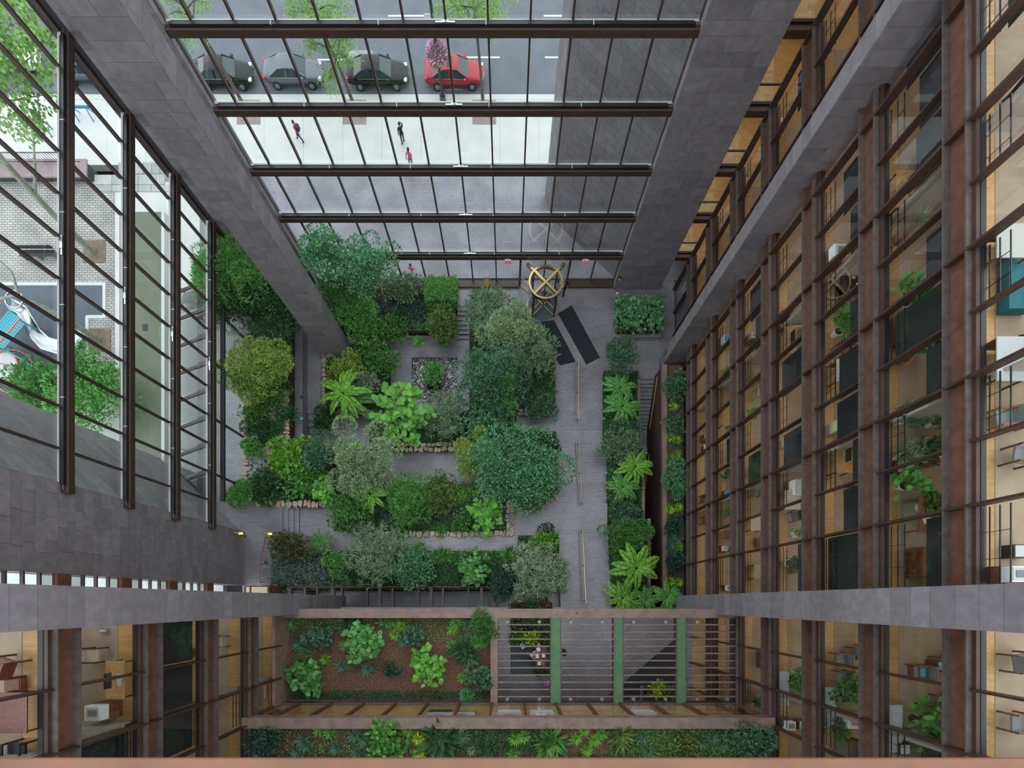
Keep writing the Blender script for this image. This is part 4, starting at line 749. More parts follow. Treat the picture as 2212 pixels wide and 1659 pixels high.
# revolving door
RD = thing('revolving_door', 'brass revolving door with curved glass drum at the street glass', 'revolving door', (3.02, 24.85, 0)); rr = 1.3; zt = 3.1
def ring(r0, r1, z0, z1, a0=0, a1=2 * math.pi, n=40):
    V = []; Fc = []; full = abs(a1 - a0 - 2 * math.pi) < 1e-3
    for i in range(n + (0 if full else 1)):
        a = a0 + (a1 - a0) * i / n
        for r_, z in ((r0, z0), (r1, z0), (r1, z1), (r0, z1)): V.append((math.cos(a) * r_, math.sin(a) * r_, z))
    m_ = len(V) // 4
    for i in range(m_ if full else m_ - 1):
        j = (i + 1) % m_
        for k in range(4): Fc.append((4 * i + k, 4 * j + k, 4 * j + (k + 1) % 4, 4 * i + (k + 1) % 4))
    return V, Fc
link('canopy_ring', mesh('ring', *ring(rr - .10, rr + .03, zt - .35, zt), 'brass'), RD)
for a in (math.pi / 4, 3 * math.pi / 4):
    d = Vector((math.cos(a), math.sin(a), 0)); beam(RD, 'canopy_beam', 'brass', d * -rr + Vector((0, 0, zt - .16)), d * 2.05 + Vector((0, 0, zt - .16)), .17, .3)
for a0, a1 in ((math.pi * .75, math.pi * 1.25), (-math.pi * .25, math.pi * .25)):
    V, Fc = ring(rr - .01, rr, .1, zt - .35, a0, a1, 14); link('drum_glass', mesh('drum', V, Fc, 'glass', True), RD)
    link('kick_rail', mesh('kick', *ring(rr - .05, rr + .03, 0, .12, a0, a1, 16), 'brass'), RD)
    for e in (a0, a1): rod(RD, 'jamb', 'bronze', (math.cos(e) * rr, math.sin(e) * rr, 0), (math.cos(e) * rr, math.sin(e) * rr, zt - .3), .05)
rod(RD, 'shaft', 'bronze', (0, 0, 0), (0, 0, zt - .1), .05)
for q in range(4):
    a = math.pi / 4 + q * math.pi / 2; d = Vector((math.cos(a), math.sin(a), 0)); e = d * (rr - .06)
    g = pane(RD, 'wing_glass', 'glass', (0, 0, .15), (e.x, e.y, .15), (e.x, e.y, zt - .4), (0, 0, zt - .4)); r1 = beam(RD, 'wing_rail', 'brass', (0, 0, .1), e + Vector((0, 0, .1)), .05, .12)
    rod(RD, 'push_bar', 'brass', d * .2 + Vector((0, 0, 1.05)), d * 1.1 + Vector((0, 0, 1.05)), .025); rod(RD, 'wing_stile', 'bronze', e + Vector((0, 0, .05)), e + Vector((0, 0, zt - .35)), .04)
rod(RD, 'floor_disc', 'greymat', (0, 0, -.02), (0, 0, .012), rr - .06, 40)
for s in (-1, 1):
    a, b = Vector((s * .93, .93, 0)), Vector((s * 1.95, 1.75, 0)); pane(RD, 'side_glass', 'glass', (a.x, a.y, .1), (b.x, b.y, .1), (b.x, b.y, 2.7), (a.x, a.y, 2.7))
    rod(RD, 'side_rail', 'brass', a + Vector((0, 0, 1.05)), b + Vector((0, 0, 1.05)), .03); rod(RD, 'side_rail', 'brass', a + Vector((0, 0, .08)), b + Vector((0, 0, .08)), .04); rod(RD, 'side_post', 'bronze', b, b + Vector((0, 0, 3.1)), .09)
def matrug(label, pts, m='mat'):
    w_ = [W(u, v, 0) for u, v in pts]; c = sum(w_, Vector()) / 4; T = thing('door_mat', label, 'mat', (c.x, c.y, 0)); V = [(p_.x - c.x, p_.y - c.y, z) for z in (0, .025) for p_ in w_]
    link('mat', mesh('mat', V, [(4, 5, 6, 7), (0, 1, 5, 4), (1, 2, 6, 5), (2, 3, 7, 6), (3, 0, 4, 7)], m), T); V = [((p_.x - c.x) * 1.02, (p_.y - c.y) * 1.01, z) for z in (0, .012) for p_ in w_]; link('rubber_edge', mesh('edge', V, [(4, 5, 6, 7), (0, 1, 5, 4), (1, 2, 6, 5), (2, 3, 7, 6), (3, 0, 4, 7)], 'black'), T)
matrug('long dark mat running free across the brick from the revolving door', [(1206, 678), (1235, 660), (1295, 772), (1266, 787)]); matrug('dark mat half hidden under the arching bamboo', [(1160, 696), (1197, 692), (1243, 781), (1209, 789)])
p = W(1378, 690, .5); T = thing('planter_box', 'low square stone planter box on the entrance brick', 'planter', (p.x, p.y, 0)); bx(T, 'box', 'brick', -2.0, 1.95, -1.45, 1.35, 0, .5); bx(T, 'soil', 'darksoil', -1.75, 1.7, -1.2, 1.1, .45, .56); bx(T, 'plinth_face', 'brick', -1.98, 1.93, -1.5, -1.44, 0, .4)
shrub('planter_shrub', 1380, 680, 50, 33, 1.05, .5, 'big', 'bluegreen', 'dense round-leaved shrub filling the planter box', box=True, hz=.45)
def exit_sign(u, lab):
    p = W(u, 558, 3.5); T = thing('exit_sign', lab, 'sign', (p.x, 26.2, 3.2)); bx(T, 'case', 'lightgrey', -.24, .24, -.06, .08, .26, .34); bx(T, 'hanger', 'grey', -.05, .05, .06, .18, .26, .32); bx(T, 'face', 'red', -.22, .22, -.02, .06, 0, .26)
    cu = bpy.data.curves.new('exit', 'FONT'); cu.body = 'EXIT'; cu.size = .2; cu.align_x = 'CENTER'; cu.extrude = .004; cu.materials.append(MATS['white']); o = bpy.data.objects.new('tmp', cu); C.objects.link(o); me = bpy.data.meshes.new_from_object(o.evaluated_get(bpy.context.evaluated_depsgraph_get())); bpy.data.objects.remove(o)
    link('lettering', me, T, Matrix.Translation((0, -.028, .06)) @ Matrix.Rotation(R(90), 4, 'X'))
exit_sign(1097, 'red exit sign hung on the girder in front of the plain panes'); exit_sign(1265, 'red exit sign hung on the girder beside the broad pier')
p = W(1052, 612, .4); T = thing('floor_sign', 'yellow folding caution sign on the sill by the glass', 'sign', (p.x, 26.45, .2)); beam(T, 'board', 'yellow', (0, -.18, .05), (0, 0, .75), .3, .02); beam(T, 'board', 'yellow', (0, .2, .05), (0, .02, .75), .3, .02); rod(T, 'hinge', 'black', (-.14, 0, .75), (.14, 0, .75), .02)
for u, v in ((583, 1153), (520, 1152)):
    p = W(u, v, 4.4); T = thing('wall_lantern', 'glowing brass lantern above the brick corner', 'lamp', p, group='pair of brass corner lanterns'); bx(T, 'lamp_glass', 'lampwarm', -.08, .12, -.08, .06, -.08, .06); rod(T, 'arm', 'brass', (-.5, .02, .05), (0, 0, .05), .03); bx(T, 'cap', 'brass', -.18, -.1, -.12, .12, -.12, .12); rod(T, 'post', 'bronze', (-.5, .02, -1.7), (-.5, .02, .1), .04)
a, b = W(573, 1160, 3.1), W(562, 1258, 3.1); m_ = W(562, 1218, 3.1); T = thing('rope_barrier', 'copper-coloured barrier rail across the dark brick corner', 'barrier', (a.x, (a.y + b.y) / 2, 2.7)); o = T.location
rod(T, 'rail', 'terracotta', a - o, m_ - o, .035); rod(T, 'rail', 'terracotta', m_ - o, b - o, .035)
for q in (a, m_, b): rod(T, 'post', 'bronze', Vector((q.x, q.y, 2.7)) - o, q - o, .03)
T = thing('pier_sconce', 'small bronze wall sconce on the broad pier', 'lamp', (W(1338, 617, 1.5).x, 26.1, 1.5)); bx(T, 'plate', 'bronze', -.12, .12, -.02, .14, -.2, .2); bx(T, 'glass', 'cream', -.06, .06, -.1, -.02, -.08, .08)
T = thing('floor_uplight', 'square brass floor plate before the broad pier', 'lamp', (W(1333, 631, 0).x, 25.9, 0)); bx(T, 'plate', 'brass', -.14, .14, -.16, .16, -.02, .03); bx(T, 'lens', 'cream', -.09, .09, -.1, .1, .02, .04)
T = thing('wall_plate', 'small dark hatch plate on the pier by the sunken stair', 'plate', (12.76, 20.1, 1.6)); bx(T, 'frame', 'bronze', -.03, .03, -.12, .12, -.3, .3); bx(T, 'cover', 'grey', -.04, .02, -.08, .08, -.25, .25)

# ------------------------------------------------------------------ people
def person(label, loc, face, top, legs, skin='skin', hair='hair', h=1.74, arms=('down', 'down'), stride=.12, seated=False, lean=0, shoe='black', extra=None, mid=None):
    s = h / 1.74; T = thing('person', label, 'person', loc, face, s=s)   # local: +y is where the person looks
    hip = .45 if seated else .92
    J = {}; E = []
    def j(n, x, y, z, r, t): J[n] = (Vector((x, y, z)), r, t)
    ly = math.sin(lean); lz = math.cos(lean)
    def up(x, y, z): return (x, y + (z - hip) * ly, hip + (z - hip) * lz)
    top0 = hip
    j('pelvis', 0, 0, hip, .15, 'leg'); j('waist', *up(0, 0, hip + .16), .13, 'top'); j('chest', *up(0, 0, hip + .36), .155, 'top'); j('neck', *up(0, .01, hip + .56), .06, 'skin'); j('chin', *up(0, .04, hip + .64), .075, 'skin'); j('head', *up(0, .02, hip + .74), .098, 'skin'); j('crown', *up(0, 0, hip + .80), .07, 'skin')
    for a, b in (('pelvis', 'waist'), ('waist', 'chest'), ('chest', 'neck'), ('neck', 'chin'), ('chin', 'head'), ('head', 'crown')): E.append((a, b))
    for i, sd in enumerate((-1, 1)):
        n = 'LR'[i]; st = stride * sd
        j('hip' + n, sd * .10, 0, hip - .05, .095, 'leg')
        if seated: j('knee' + n, sd * .12, .42, hip, .065, 'leg'); j('ank' + n, sd * .12, .42, .1, .05, 'leg'); j('toe' + n, sd * .13, .60, .05, .04, 'shoe')
        else: j('knee' + n, sd * .11, st * .9 + .04, .5, .066, 'leg'); j('ank' + n, sd * .11, st * 1.5, .10, .05, 'leg'); j('toe' + n, sd * .13, st * 1.5 + .18, .045, .042, 'shoe')
        E += [('pelvis', 'hip' + n), ('hip' + n, 'knee' + n), ('knee' + n, 'ank' + n), ('ank' + n, 'toe' + n)]
        sx, sy, sz = up(sd * .185, 0, hip + .48); j('sho' + n, sx, sy, sz, .07, 'top'); m_ = arms[i]
        if m_ == 'down': e = (sx + sd * .05, sy - .05, sz - .28); q = (sx + sd * .04, sy + .06, sz - .54)
        elif m_ == 'swing': e = (sx + sd * .05, sy + .12 * sd, sz - .26); q = (sx + sd * .02, sy + .28 * sd, sz - .46)
        elif m_ == 'phone': e = (sx + sd * .12, sy + .2, sz - .1); q = (sx - sd * .02, sy + .12, sz + .18)
        elif m_ == 'front': e = (sx + sd * .06, sy + .08, sz - .25); q = (sx - sd * .06, sy + .30, sz - .22)
        elif m_ == 'desk': e = (sx + sd * .12, sy + .22, sz - .2); q = (sx - sd * .02, sy + .45, sz - .24)
        else: e = (sx + sd * .16, sy, sz - .2); q = (sx, sy - .06, sz - .36)
        j('elb' + n, *e, .05, 'top'); j('wri' + n, *q, .036, 'skin'); dv = (Vector(q) - Vector(e)).normalized(); j('palm' + n, *(Vector(q) + dv * .08), .038, 'skin'); E += [('chest', 'sho' + n), ('sho' + n, 'elb' + n), ('elb' + n, 'wri' + n), ('wri' + n, 'palm' + n)]
    names = list(J); me = bpy.data.meshes.new('body'); me.from_pydata([tuple(J[k][0]) for k in names], [(names.index(a), names.index(b)) for a, b in E], []); o = bpy.data.objects.new('tmp', me); C.objects.link(o)
    md = o.modifiers.new('s', 'SKIN'); sk = me.skin_vertices[0].data
    for k_, v_ in zip(names, sk): v_.radius = (J[k_][1], J[k_][1] * (.75 if k_ in ('chest', 'waist', 'pelvis') else 1)); v_.use_root = (k_ == 'pelvis')
    o.modifiers.new('u', 'SUBSURF').levels = 1
    dg = bpy.context.evaluated_depsgraph_get(); bm = bmesh.new(); bm.from_mesh(o.evaluated_get(dg).to_mesh()); bpy.data.objects.remove(o)
    mats = {'top': 0, 'leg': 1, 'skin': 2, 'shoe': 3}
    kk = [(J[k_][0], mats[J[k_][2]], J[k_][1]) for k_ in names]
    for f in bm.faces: c = f.calc_center_median(); f.material_index = min(kk, key=lambda t: (t[0] - c).length - t[2])[1]; f.smooth = True
    for n in 'LR':            # fingers and thumb, nose
        p0 = J['palm' + n][0]; dv = (p0 - J['wri' + n][0]).normalized(); sdv = dv.cross(Vector((0, 0, 1))); sdv = sdv.normalized() if sdv.length > .1 else Vector((1, 0, 0))
        for q, ln in ((-1.5, .07), (-.5, .085), (.5, .08), (1.5, .06), (2.3, .05)):
            a = p0 + sdv * q * .019 + dv * (.02 if q < 2 else -.03); b = a + (dv + (sdv * .7 if q > 2 else Vector())).normalized() * ln
            r_ = bmesh.ops.create_cone(bm, cap_ends=True, segments=5, radius1=.010, radius2=.007, depth=(b - a).length, matrix=Matrix.Translation((a + b) / 2) @ (b - a).to_track_quat('Z', 'Y').to_matrix().to_4x4())
            for v_ in r_['verts']:
                for f in v_.link_faces: f.material_index = 2
    hd = J['head'][0]; r_ = bmesh.ops.create_cone(bm, cap_ends=True, segments=5, radius1=.018, radius2=.006, depth=.05, matrix=Matrix.Translation(hd + Vector((0, .105, -.02))) @ Matrix.Rotation(R(-90), 4, 'X'))
    for v_ in r_['verts']:
        for f in v_.link_faces: f.material_index = 2
    for sx in (-1, 1):
        r_ = bmesh.ops.create_icosphere(bm, subdivisions=1, radius=.022, matrix=Matrix.Translation(hd + Vector((sx * .1, 0, -.02))))
        for v_ in r_['verts']:
            for f in v_.link_faces: f.material_index = 2
    bme = bpy.data.meshes.new('body'); bm.to_mesh(bme); bm.free()
    for m_ in (top, legs, skin, shoe): bme.materials.append(MATS[m_])
    link('body', bme, T)
    bmobj('hair', lambda bm: bmesh.ops.create_icosphere(bm, subdivisions=2, radius=.112), hair, T, Matrix.Translation(hd + Vector((0, -.028, .03))) @ Matrix.Diagonal((.95, 1, 1, 1)), True)
    for sx in (-1, 1): bmobj('eye', lambda bm: bmesh.ops.create_icosphere(bm, subdivisions=1, radius=.012), 'black', T, Matrix.Translation(hd + Vector((sx * .035, .092, 0))), True)
    if extra: extra(T, J)
    return T
def pack(col, stripe=None):
    def f(T, J):
        c = J['chest'][0]; bp_ = bx(T, 'backpack', col, c.x - .16, c.x + .16, c.y - .32, c.y - .12, c.z - .28, c.z + .16)
        if stripe:
            for i in range(3): sub(bx(T, 'stripe', stripe, c.x - .12, c.x + .1, c.y - .33, c.y - .30, c.z - .18 + i * .1, c.z - .13 + i * .1), bp_)
    return f
person('person in red top and jeans walking with a bag on the sidewalk', W(651, 305, 0), R(75), 'redcloth', 'navy', h=1.72, arms=('swing', 'swing'), stride=.2, extra=pack('navy'))
person('person in a black suit holding a phone to the ear on the sidewalk', W(872, 311, 0), R(30), 'suit', 'suit', h=1.8, arms=('down', 'phone'), stride=.05)
q = W(881, 322, 1.7); person('person in a pink shirt looking at their hands on the sidewalk', (q.x, q.y, 0), R(160), 'pinkcloth', 'khaki', 'skindark', h=1.76, arms=('front', 'front'), stride=.03)
q = W(886, 578, 1.6); person('person with long black hair in pink just outside the glass', (q.x, 27.2, 0), R(-30), 'pinkcloth', 'whitepaint', h=1.66, arms=('down', 'front'), stride=.1)
q = W(1218, 637, 0); person('person in dark uniform standing beside the revolving door', (q.x, q.y - .05, 0), R(60), 'suit', 'suit', 'skindark', h=1.85, arms=('back', 'back'), stride=.04)
person('person with an orange-striped black backpack on the sidewalk', W(112, 285, 0), R(200), 'black', 'grey', h=1.8, arms=('swing', 'swing'), stride=.2, extra=pack('black', 'orange'))

# ------------------------------------------------------------------ street side
struct('floor', 'forecourt', -30, 14, 27.2, 36.7, -.6, -.002); struct('floor', 'concrete', -62, 24, 36.7, 42.2, -.6, 0); struct('floor', 'asphalt', -70, 34, 42.6, 66, -.7, -.15); struct('floor', 'concrete', -70, 34, 66, 74, -.7, 0)
T = thing('trim_20', None, None, kind='structure'); bx(T, 'kerb', 'kerb', -62, 24, 42.2, 42.62, -.6, .02)
for i, x in enumerate(np.arange(-60, 22, 3.3)): bx(T, 'pavement_joint', 'slab', x - .012, x + .012, 36.8, 42.2, -.1, .003)
T = thing('trim_21', None, None, kind='structure')
for x in (-21.7, -12.8, -1.9): bx(T, 'tree_pit', 'pinkstone', x - 1.0, x + 1.0, 40.1, 42.15, -.2, .012)
T = thing('road_marking', 'white lane dashes painted on the street', 'road marking', (0, 47, -.15))
for x0, x1, y in ((-3.6, -.6, 45.9), (3.2, 6.2, 45.9), (-16, -11.2, 45.7), (3.1, 4.8, 49.4), (-10, -7, 49.4)): bx(T, 'dash', 'whitepaint', x0, x1, y - 47.06, y - 46.94, -.01, .012)
T = thing('manhole_cover', 'round manhole cover in a pale concrete patch on the street', 'manhole', (W(780, 132, -.15).x, W(780, 132, -.15).y, -.15)); bx(T, 'patch', 'slab', -1.3, 1.0, -.9, .9, -.01, .008); rod(T, 'lid', 'grey', (0, -.1, -.01), (0, -.1, .014), .45, 20); rod(T, 'lid_centre', 'slab', (0, -.1, 0), (0, -.1, .018), .36, 20)
def car(label, x, y, paint, L=4.95, front=1, van=False):
    T = thing('car', label, 'car', (x, y, -.15), 0 if front > 0 else math.pi); k = L / 4.9
    st = [(-2.45, .62, .78, .45), (-2.38, .78, .98, .32), (-1.75, .89, 1.03, .24), (-.7, .92, .97, .22), (.6, .92, .95, .22), (1.2, .90, .93, .22), (2.0, .84, .80, .25), (2.35, .70, .68, .32), (2.45, .50, .58, .42)]
    V = []; Fc = []
    for xx, wd, zt_, zb_ in st:
        for yy, zz in ((-wd, zb_), (-wd * 1.02, .55), (-wd * .99, zt_ - .08), (-wd * .86, zt_), (0, zt_ + .025), (wd * .86, zt_), (wd * .99, zt_ - .08), (wd * 1.02, .55), (wd, zb_)): V.append((xx * k, yy, zz))
    for i in range(len(st) - 1):
        for j in range(9): a = i * 9 + j; b = i * 9 + (j + 1) % 9; Fc.append((a, a + 9, b + 9, b)[::-1])
    Fc.append(tuple(range(9))); Fc.append(tuple(range((len(st) - 1) * 9 + 8, (len(st) - 1) * 9 - 1, -1)))
    o = link('body', mesh('car_body', V, Fc, paint, True), T); md = o.modifiers.new('s', 'SUBSURF'); md.levels = md.render_levels = 1
    cs = [(-1.85, .76, .98), (-1.0, .66, 1.38), (-.35, .64, 1.43), (.25, .65, 1.40), (1.15, .76, .93)]; V = []; Fc = []
    for xx, wd, zt_ in cs: V += [(xx * k, -.84, .93), (xx * k, -wd, zt_), (xx * k, wd, zt_), (xx * k, .84, .93)]
    for i in range(4):
        for j in range(3): a = i * 4 + j; Fc.append((a, a + 1, a + 5, a + 4))
    link('windows', mesh('windows', V, Fc, 'carglass'), T)
    V = []; Fc = []
    for xx, wd, zt_ in ((-1.12, .64, 1.36), (-.9, .66, 1.415), (-.35, .64, 1.455), (.2, .64, 1.42), (.36, .60, 1.375)): V += [(xx * k, -wd, zt_ - .02), (xx * k, -wd * .8, zt_ + .015), (xx * k, wd * .8, zt_ + .015), (xx * k, wd, zt_ - .02)]
    for i in range(4):
        for j in range(3): a = i * 4 + j; Fc.append((a, a + 4, a + 5, a + 1))
    link('roof', mesh('roof', V, Fc, paint, True), T)
    for s in (-1, 1):
        for a, b in (((.3, s * .645, 1.39), (1.12, s * .8, .95)), ((-1.05, s * .655, 1.38), (-1.8, s * .79, 1.0)), ((-.38, s * .66, 1.40), (-.42, s * .85, .95))): beam(T, 'pillar', paint, (a[0] * k, a[1], a[2]), (b[0] * k, b[1], b[2]), .09, .05)
        bx(T, 'mirror', paint, .82 * k, 1.0 * k, s * 1.0 - .1, s * 1.0 + .08, .92, 1.04); bx(T, 'door_trim', 'chrome', -1.5 * k, .8 * k, s * .895 - .012, s * .895 + .012, .925, .945)
        bx(T, 'headlamp', 'headlamp', 2.12 * k, 2.36 * k, s * .62 - .15, s * .62 + .12, .60, .72); bx(T, 'tail_lamp', 'taillamp', -2.44 * k, -2.25 * k, s * .70 - .14, s * .70 + .09, .74, .90)
        for xx in (-1.45, 1.45):
            w_ = rod(T, 'wheel', 'tyre', (xx * k, s * .74, .33), (xx * k, s * .94, .33), .33, 18); h_ = sub(rod(T, 'hub', 'alu', (xx * k, s * .93, .33), (xx * k, s * .955, .33), .2, 12), w_)
    bx(T, 'licence_plate', 'bluepaint' if paint == 'carblack' else 'white', 2.44 * k, 2.47 * k, -.2, .2, .42, .54)
    if paint == 'carred': bx(T, 'sunroof', 'screen', -.55 * k, -.12 * k, -.45, .45, 1.44, 1.475)
    return T
yy = 43.95
car('black sedan parked at the kerb beside the corner tree', -23.6, yy, 'carblack', 5.0); car('grey silver sedan half under the street tree leaves', -17.75, yy + .1, 'carsilver', 4.85); car('black sedan with glossy roof parked behind the red car', -10.75, yy, 'carblack', 5.1); car('red sedan parked beside the flower-basket lamp post', -4.35, yy, 'carred', 4.9)
car('white car far up the street behind the plane tree', -41.6, yy + 1.2, 'carwhite', 5.4); car('dark grey car parked behind the plane tree on the street', -34.9, yy + .4, 'carsilver', 4.9)
q = W(957, 213, 0); T = thing('street_lamp', 'dark green lamp post with a hanging ball of pink flowers', 'street lamp', (q.x, 42.1, 0)); rod(T, 'base', 'postgreen', (0, 0, 0), (0, 0, .5), .24, 12); rod(T, 'collar', 'postgreen', (0, 0, .5), (0, 0, .62), .2, 12); rod(T, 'pole', 'postgreen', (0, 0, .5), (0, 0, 9), .11, 10); bx(T, 'sign', 'white', -.55, -.12, -.02, .02, 5.4, 6.0)
rs = rs_(); d = rdir(rs, 1500); P_ = d * rs.uniform(.5, .75, (1500, 1)) * np.array([1, 1, .9]) + np.array([-.02, -.05, 3.6]); link('flowers', quads('flowers', P_, d + rdir(rs, 1500) * .4, rdir(rs, 1500), np.full(1500, .17), np.full(1500, .13), 'petal'), T)
d = rdir(rs, 900); P_ = d * rs.uniform(.4, .72, (900, 1)) + np.array([-.02, -.05, 3.5]); link('basket_leaves', quads('leaves', P_, d + rdir(rs, 900) * .5, rdir(rs, 900), np.full(900, .2), np.full(900, .09), 'leaf_street'), T)
def streettree(label, x, y, h, lean, r, n, col='street', bark='bark', zb=0, style='willow', z0=.55):
    T = thing('street_tree', label, 'tree', (x, y, zb)); rs = rs_(); top = Vector((lean[0], lean[1], h)); parts = [([(0, 0, -.1), (lean[0] * .2, lean[1] * .2, h * .3), (lean[0] * .6, lean[1] * .6, h * .62), tuple(top)], .15, .05)]; Ps = []
    for j in range(16):
        a = j * 2.4 + rs.uniform(-.3, .3); t = rs.uniform(z0, 1); b0 = Vector((lean[0] * t * .95, lean[1] * t * .95, h * t)); L = r * rs.uniform(.6, 1.05); e = b0 + Vector((math.cos(a) * L, math.sin(a) * L, rs.uniform(.2, 1.2))); md_ = (b0 + e) / 2 + Vector((0, 0, .3)); parts.append(([tuple(b0), tuple(md_), tuple(e)], .055, .012))
        for _ in range(n): f = rs.uniform(.3, 1.05); c = b0.lerp(e, f); Ps.append(np.array(c) + rs.normal(size=3) * np.array([.4, .4, .25]))
    link('trunk', tubemesh(parts, bark, 7), T); c = np.array(Ps); k_ = 16 if style == 'willow' else 13; i = np.repeat(np.arange(len(c)), k_); N_ = len(i); P_ = c[i] + rs.normal(size=(N_, 3)) * .13; A = rdir(rs, N_); A[:, 2] = A[:, 2] * .6 - .25
    l_, w_ = (.26, .05) if style == 'willow' else (.2, .14)
    link('foliage', quads('foliage', P_, A, np.array([0, 0, 1.0]) + rdir(rs, N_) * .5, l_ * rs.uniform(.7, 1.2, N_), np.full(N_, w_), 'leaf_' + col), T); return T
streettree('sparse street tree beside the black sedan at the corner', -22.2, 41.9, 9, (-1.2, 1.2), 2.6, 11)
streettree('leafy street tree over the grey silver sedan', -12.9, 41.9, 8.0, (-1.2, .5), 2.5, 34, z0=.36)
streettree('slim street tree beside the red car', -2.0, 41.9, 8.5, (-.5, 1.2), 2.9, 24, z0=.5)
q = W(181, 243, .4); T = thing('barricade', 'blue wooden sawhorse barricade on the sidewalk', 'barricade', (q.x, q.y, 0)); bx(T, 'plank', 'bluepaint', -1.1, 1.1, -.04, .04, .75, .98)
for s in (-.7, .5):
    for t in (-1, 1): beam(T, 'leg', 'bluepaint', (s, 0, .85), (s, t * .4, .02), .08, .05)
# ------------------------------------------------------------------ playground side
pz = 2.4
struct('floor', 'paver', -70, -31, 16, 33.2, 1.0, pz - .01); struct('floor', 'concrete', -31, -24.3, 5.0, 33.2, 1.0, pz - .02); struct('floor', 'concrete', -70, -31, -8, 16, 1, pz - .03)
T = thing('floor', None, None, kind='structure'); bx(T, 'pad', 'pad', -60, -33.2, 16, 25.0, pz - .2, pz + .01); bx(T, 'pad', 'pad', -33.2, -31.9, 22.6, 25.0, pz - .2, pz + .008)
for a in ((-60, -31.7, 25.0, 25.25), (-31.95, -31.7, 22.4, 25.2), (-33.2, -31.7, 22.4, 22.65), (-33.3, -33.05, 16, 22.6)): bx(T, 'edging', 'kerb', *a, pz - .2, pz + .03)
for x, y in ((-32.6, 27.7), (-32.2, 20.7)): bx(T, 'tree_pit', 'pitsoil', x - .9, x + .9, y - .9, y + .9, pz - .1, pz + .012)
T = thing('floor', None, None, kind='structure'); r3 = random.Random(3); y = 32.4
while y < 36.6:
    x = -32.6; hh = r3.choice((.55, .8, 1.0))
    while x < -27.5: ww = r3.choice((.7, 1.0, 1.4)); bx(T, 'flagstone', 'slab', x + .02, x + ww - .02, y + .02, y + hh - .02, -.3, .06 if y > 33.2 else pz + .03); x += ww
    y += hh
T = thing('retaining_wall', 'low dark stone wall carrying the black fence by the playground', 'wall', (-40, 34.0, 0)); bx(T, 'wall', 'brickdark', -14, 7.2, -.8, .3, 0, pz + .5); bx(T, 'coping', 'pinkstone', -14, 7.3, -.95, .45, pz + .5, pz + .62)
for i in range(90): x = -13.5 + i * .22; rod(T, 'picket', 'black', (x, 0, pz + .6), (x, 0, pz + 1.7), .02, 5)
for z in (pz + .85, pz + 1.6): bx(T, 'fence_rail', 'black', -14, 7, -.02, .02, z, z + .05)
T = thing('ramp_wall', 'mossy grey ramp wall between the glass and the playground', 'wall', (-28.2, 18, 0)); bx(T, 'wall', 'olivewall', -1.5, 1.3, -9, 12.5, 0, pz + .4); bx(T, 'coping', 'kerb', 1.2, 1.45, -9, 12.5, 0, pz + .45); bx(T, 'vent', 'black', -.3, .1, 3.2, 3.7, pz + .38, pz + .42); bx(T, 'edge_strip', 'pinkstone', -2.4, -2.2, -9, 12.5, 0, pz + .06)
T = thing('park_bench', 'dark slatted park bench on the pavers', 'bench', (W(92, 556, pz).x, W(92, 556, pz).y, pz))
for i in range(5): bx(T, 'slat', 'black', -1.4, 1.4, -.25 + i * .11, -.17 + i * .11, .42, .46)
for i in range(3): bx(T, 'back_slat', 'black', -1.4, 1.4, .3, .34, .55 + i * .12, .63 + i * .12)
for s in (-1.2, 0, 1.2): bx(T, 'leg', 'grey', s - .04, s + .04, -.25, .3, 0, .42)
q = W(228, 815, pz); T = thing('lamp_post', 'short black park lamp post beside the green bush', 'lamp post', (q.x, q.y, pz)); rod(T, 'base', 'black', (0, 0, 0), (0, 0, .7), .22, 12); rod(T, 'pole', 'black', (0, 0, .6), (0, 0, 3.6), .08, 8); rod(T, 'collar', 'black', (0, 0, 1.3), (0, 0, 1.5), .13, 10)
def plane(label, x, y, pts, br, crowns, px=()):
    T = thing('plane_tree', label, 'tree', (x, y, pz)); rs = rs_(); link('trunk', tubemesh([(pts, .26, .12)] + [(b, .11, .03) for b in br], 'paleb', 8), T)
    for u, v, zz, r_, n in px: q_ = W(u, v, zz) - T.location; crowns = crowns + [(tuple(q_), r_, n)]; link('branch', tubemesh([([(1.0, .9, 9.6), tuple((Vector((1.0, .9, 9.6)) + q_) / 2 + Vector((0, 0, .3))), tuple(q_)], .09, .02)], 'paleb'), T)
    for c, r_, n in crowns:
        d = rdir(rs, n); P_ = np.array(c) + d * rs.uniform(.3, 1, (n, 1)) ** .5 * np.array([r_, r_, r_ * .6]); link('foliage', quads('foliage', P_, d + rdir(rs, n), rdir(rs, n) + np.array([0, 0, .8]), .24 * rs.uniform(.6, 1.2, n), np.full(n, .17), 'leaf_street', 'oval'), T)
plane('mottled plane tree with a long pale trunk rooted by the park bench', -32.7, 27.6, [(0, 0, 0), (.1, .15, 3), (.5, .4, 6.5), (.9, .8, 9.5), (1.5, 1.4, 13)], [[(.5, .4, 6.5), (-.6, 1.6, 8.5), (-1.6, 2.2, 10)], [(.3, .3, 5), (2.2, .8, 7), (3.6, 1.5, 8.5)], [(.9, .8, 9), (2.6, 2.0, 11), (4.2, 2.6, 12.5)], [(.7, .6, 8), (.2, 2.6, 10), (.6, 4.0, 11.5)]], [((3.6, 1.9, 12.2), 2.0, 800), ((1.6, 3.0, 12.6), 1.7, 500), ((.2, 3.4, 11), 1.5, 350), ((3.4, 1.4, 8.8), 1.1, 150), ((5.0, -.6, 11), .9, 110), ((-1.6, 2.4, 10.4), 1.2, 160)], [(25, 45, 13, 1.5, 650), (85, 110, 13, 1.3, 480), (15, 175, 12.5, 1.3, 420), (95, 205, 11.5, 1.0, 170), (70, 265, 11, .9, 110), (-30, 120, 13, 1.6, 400)])
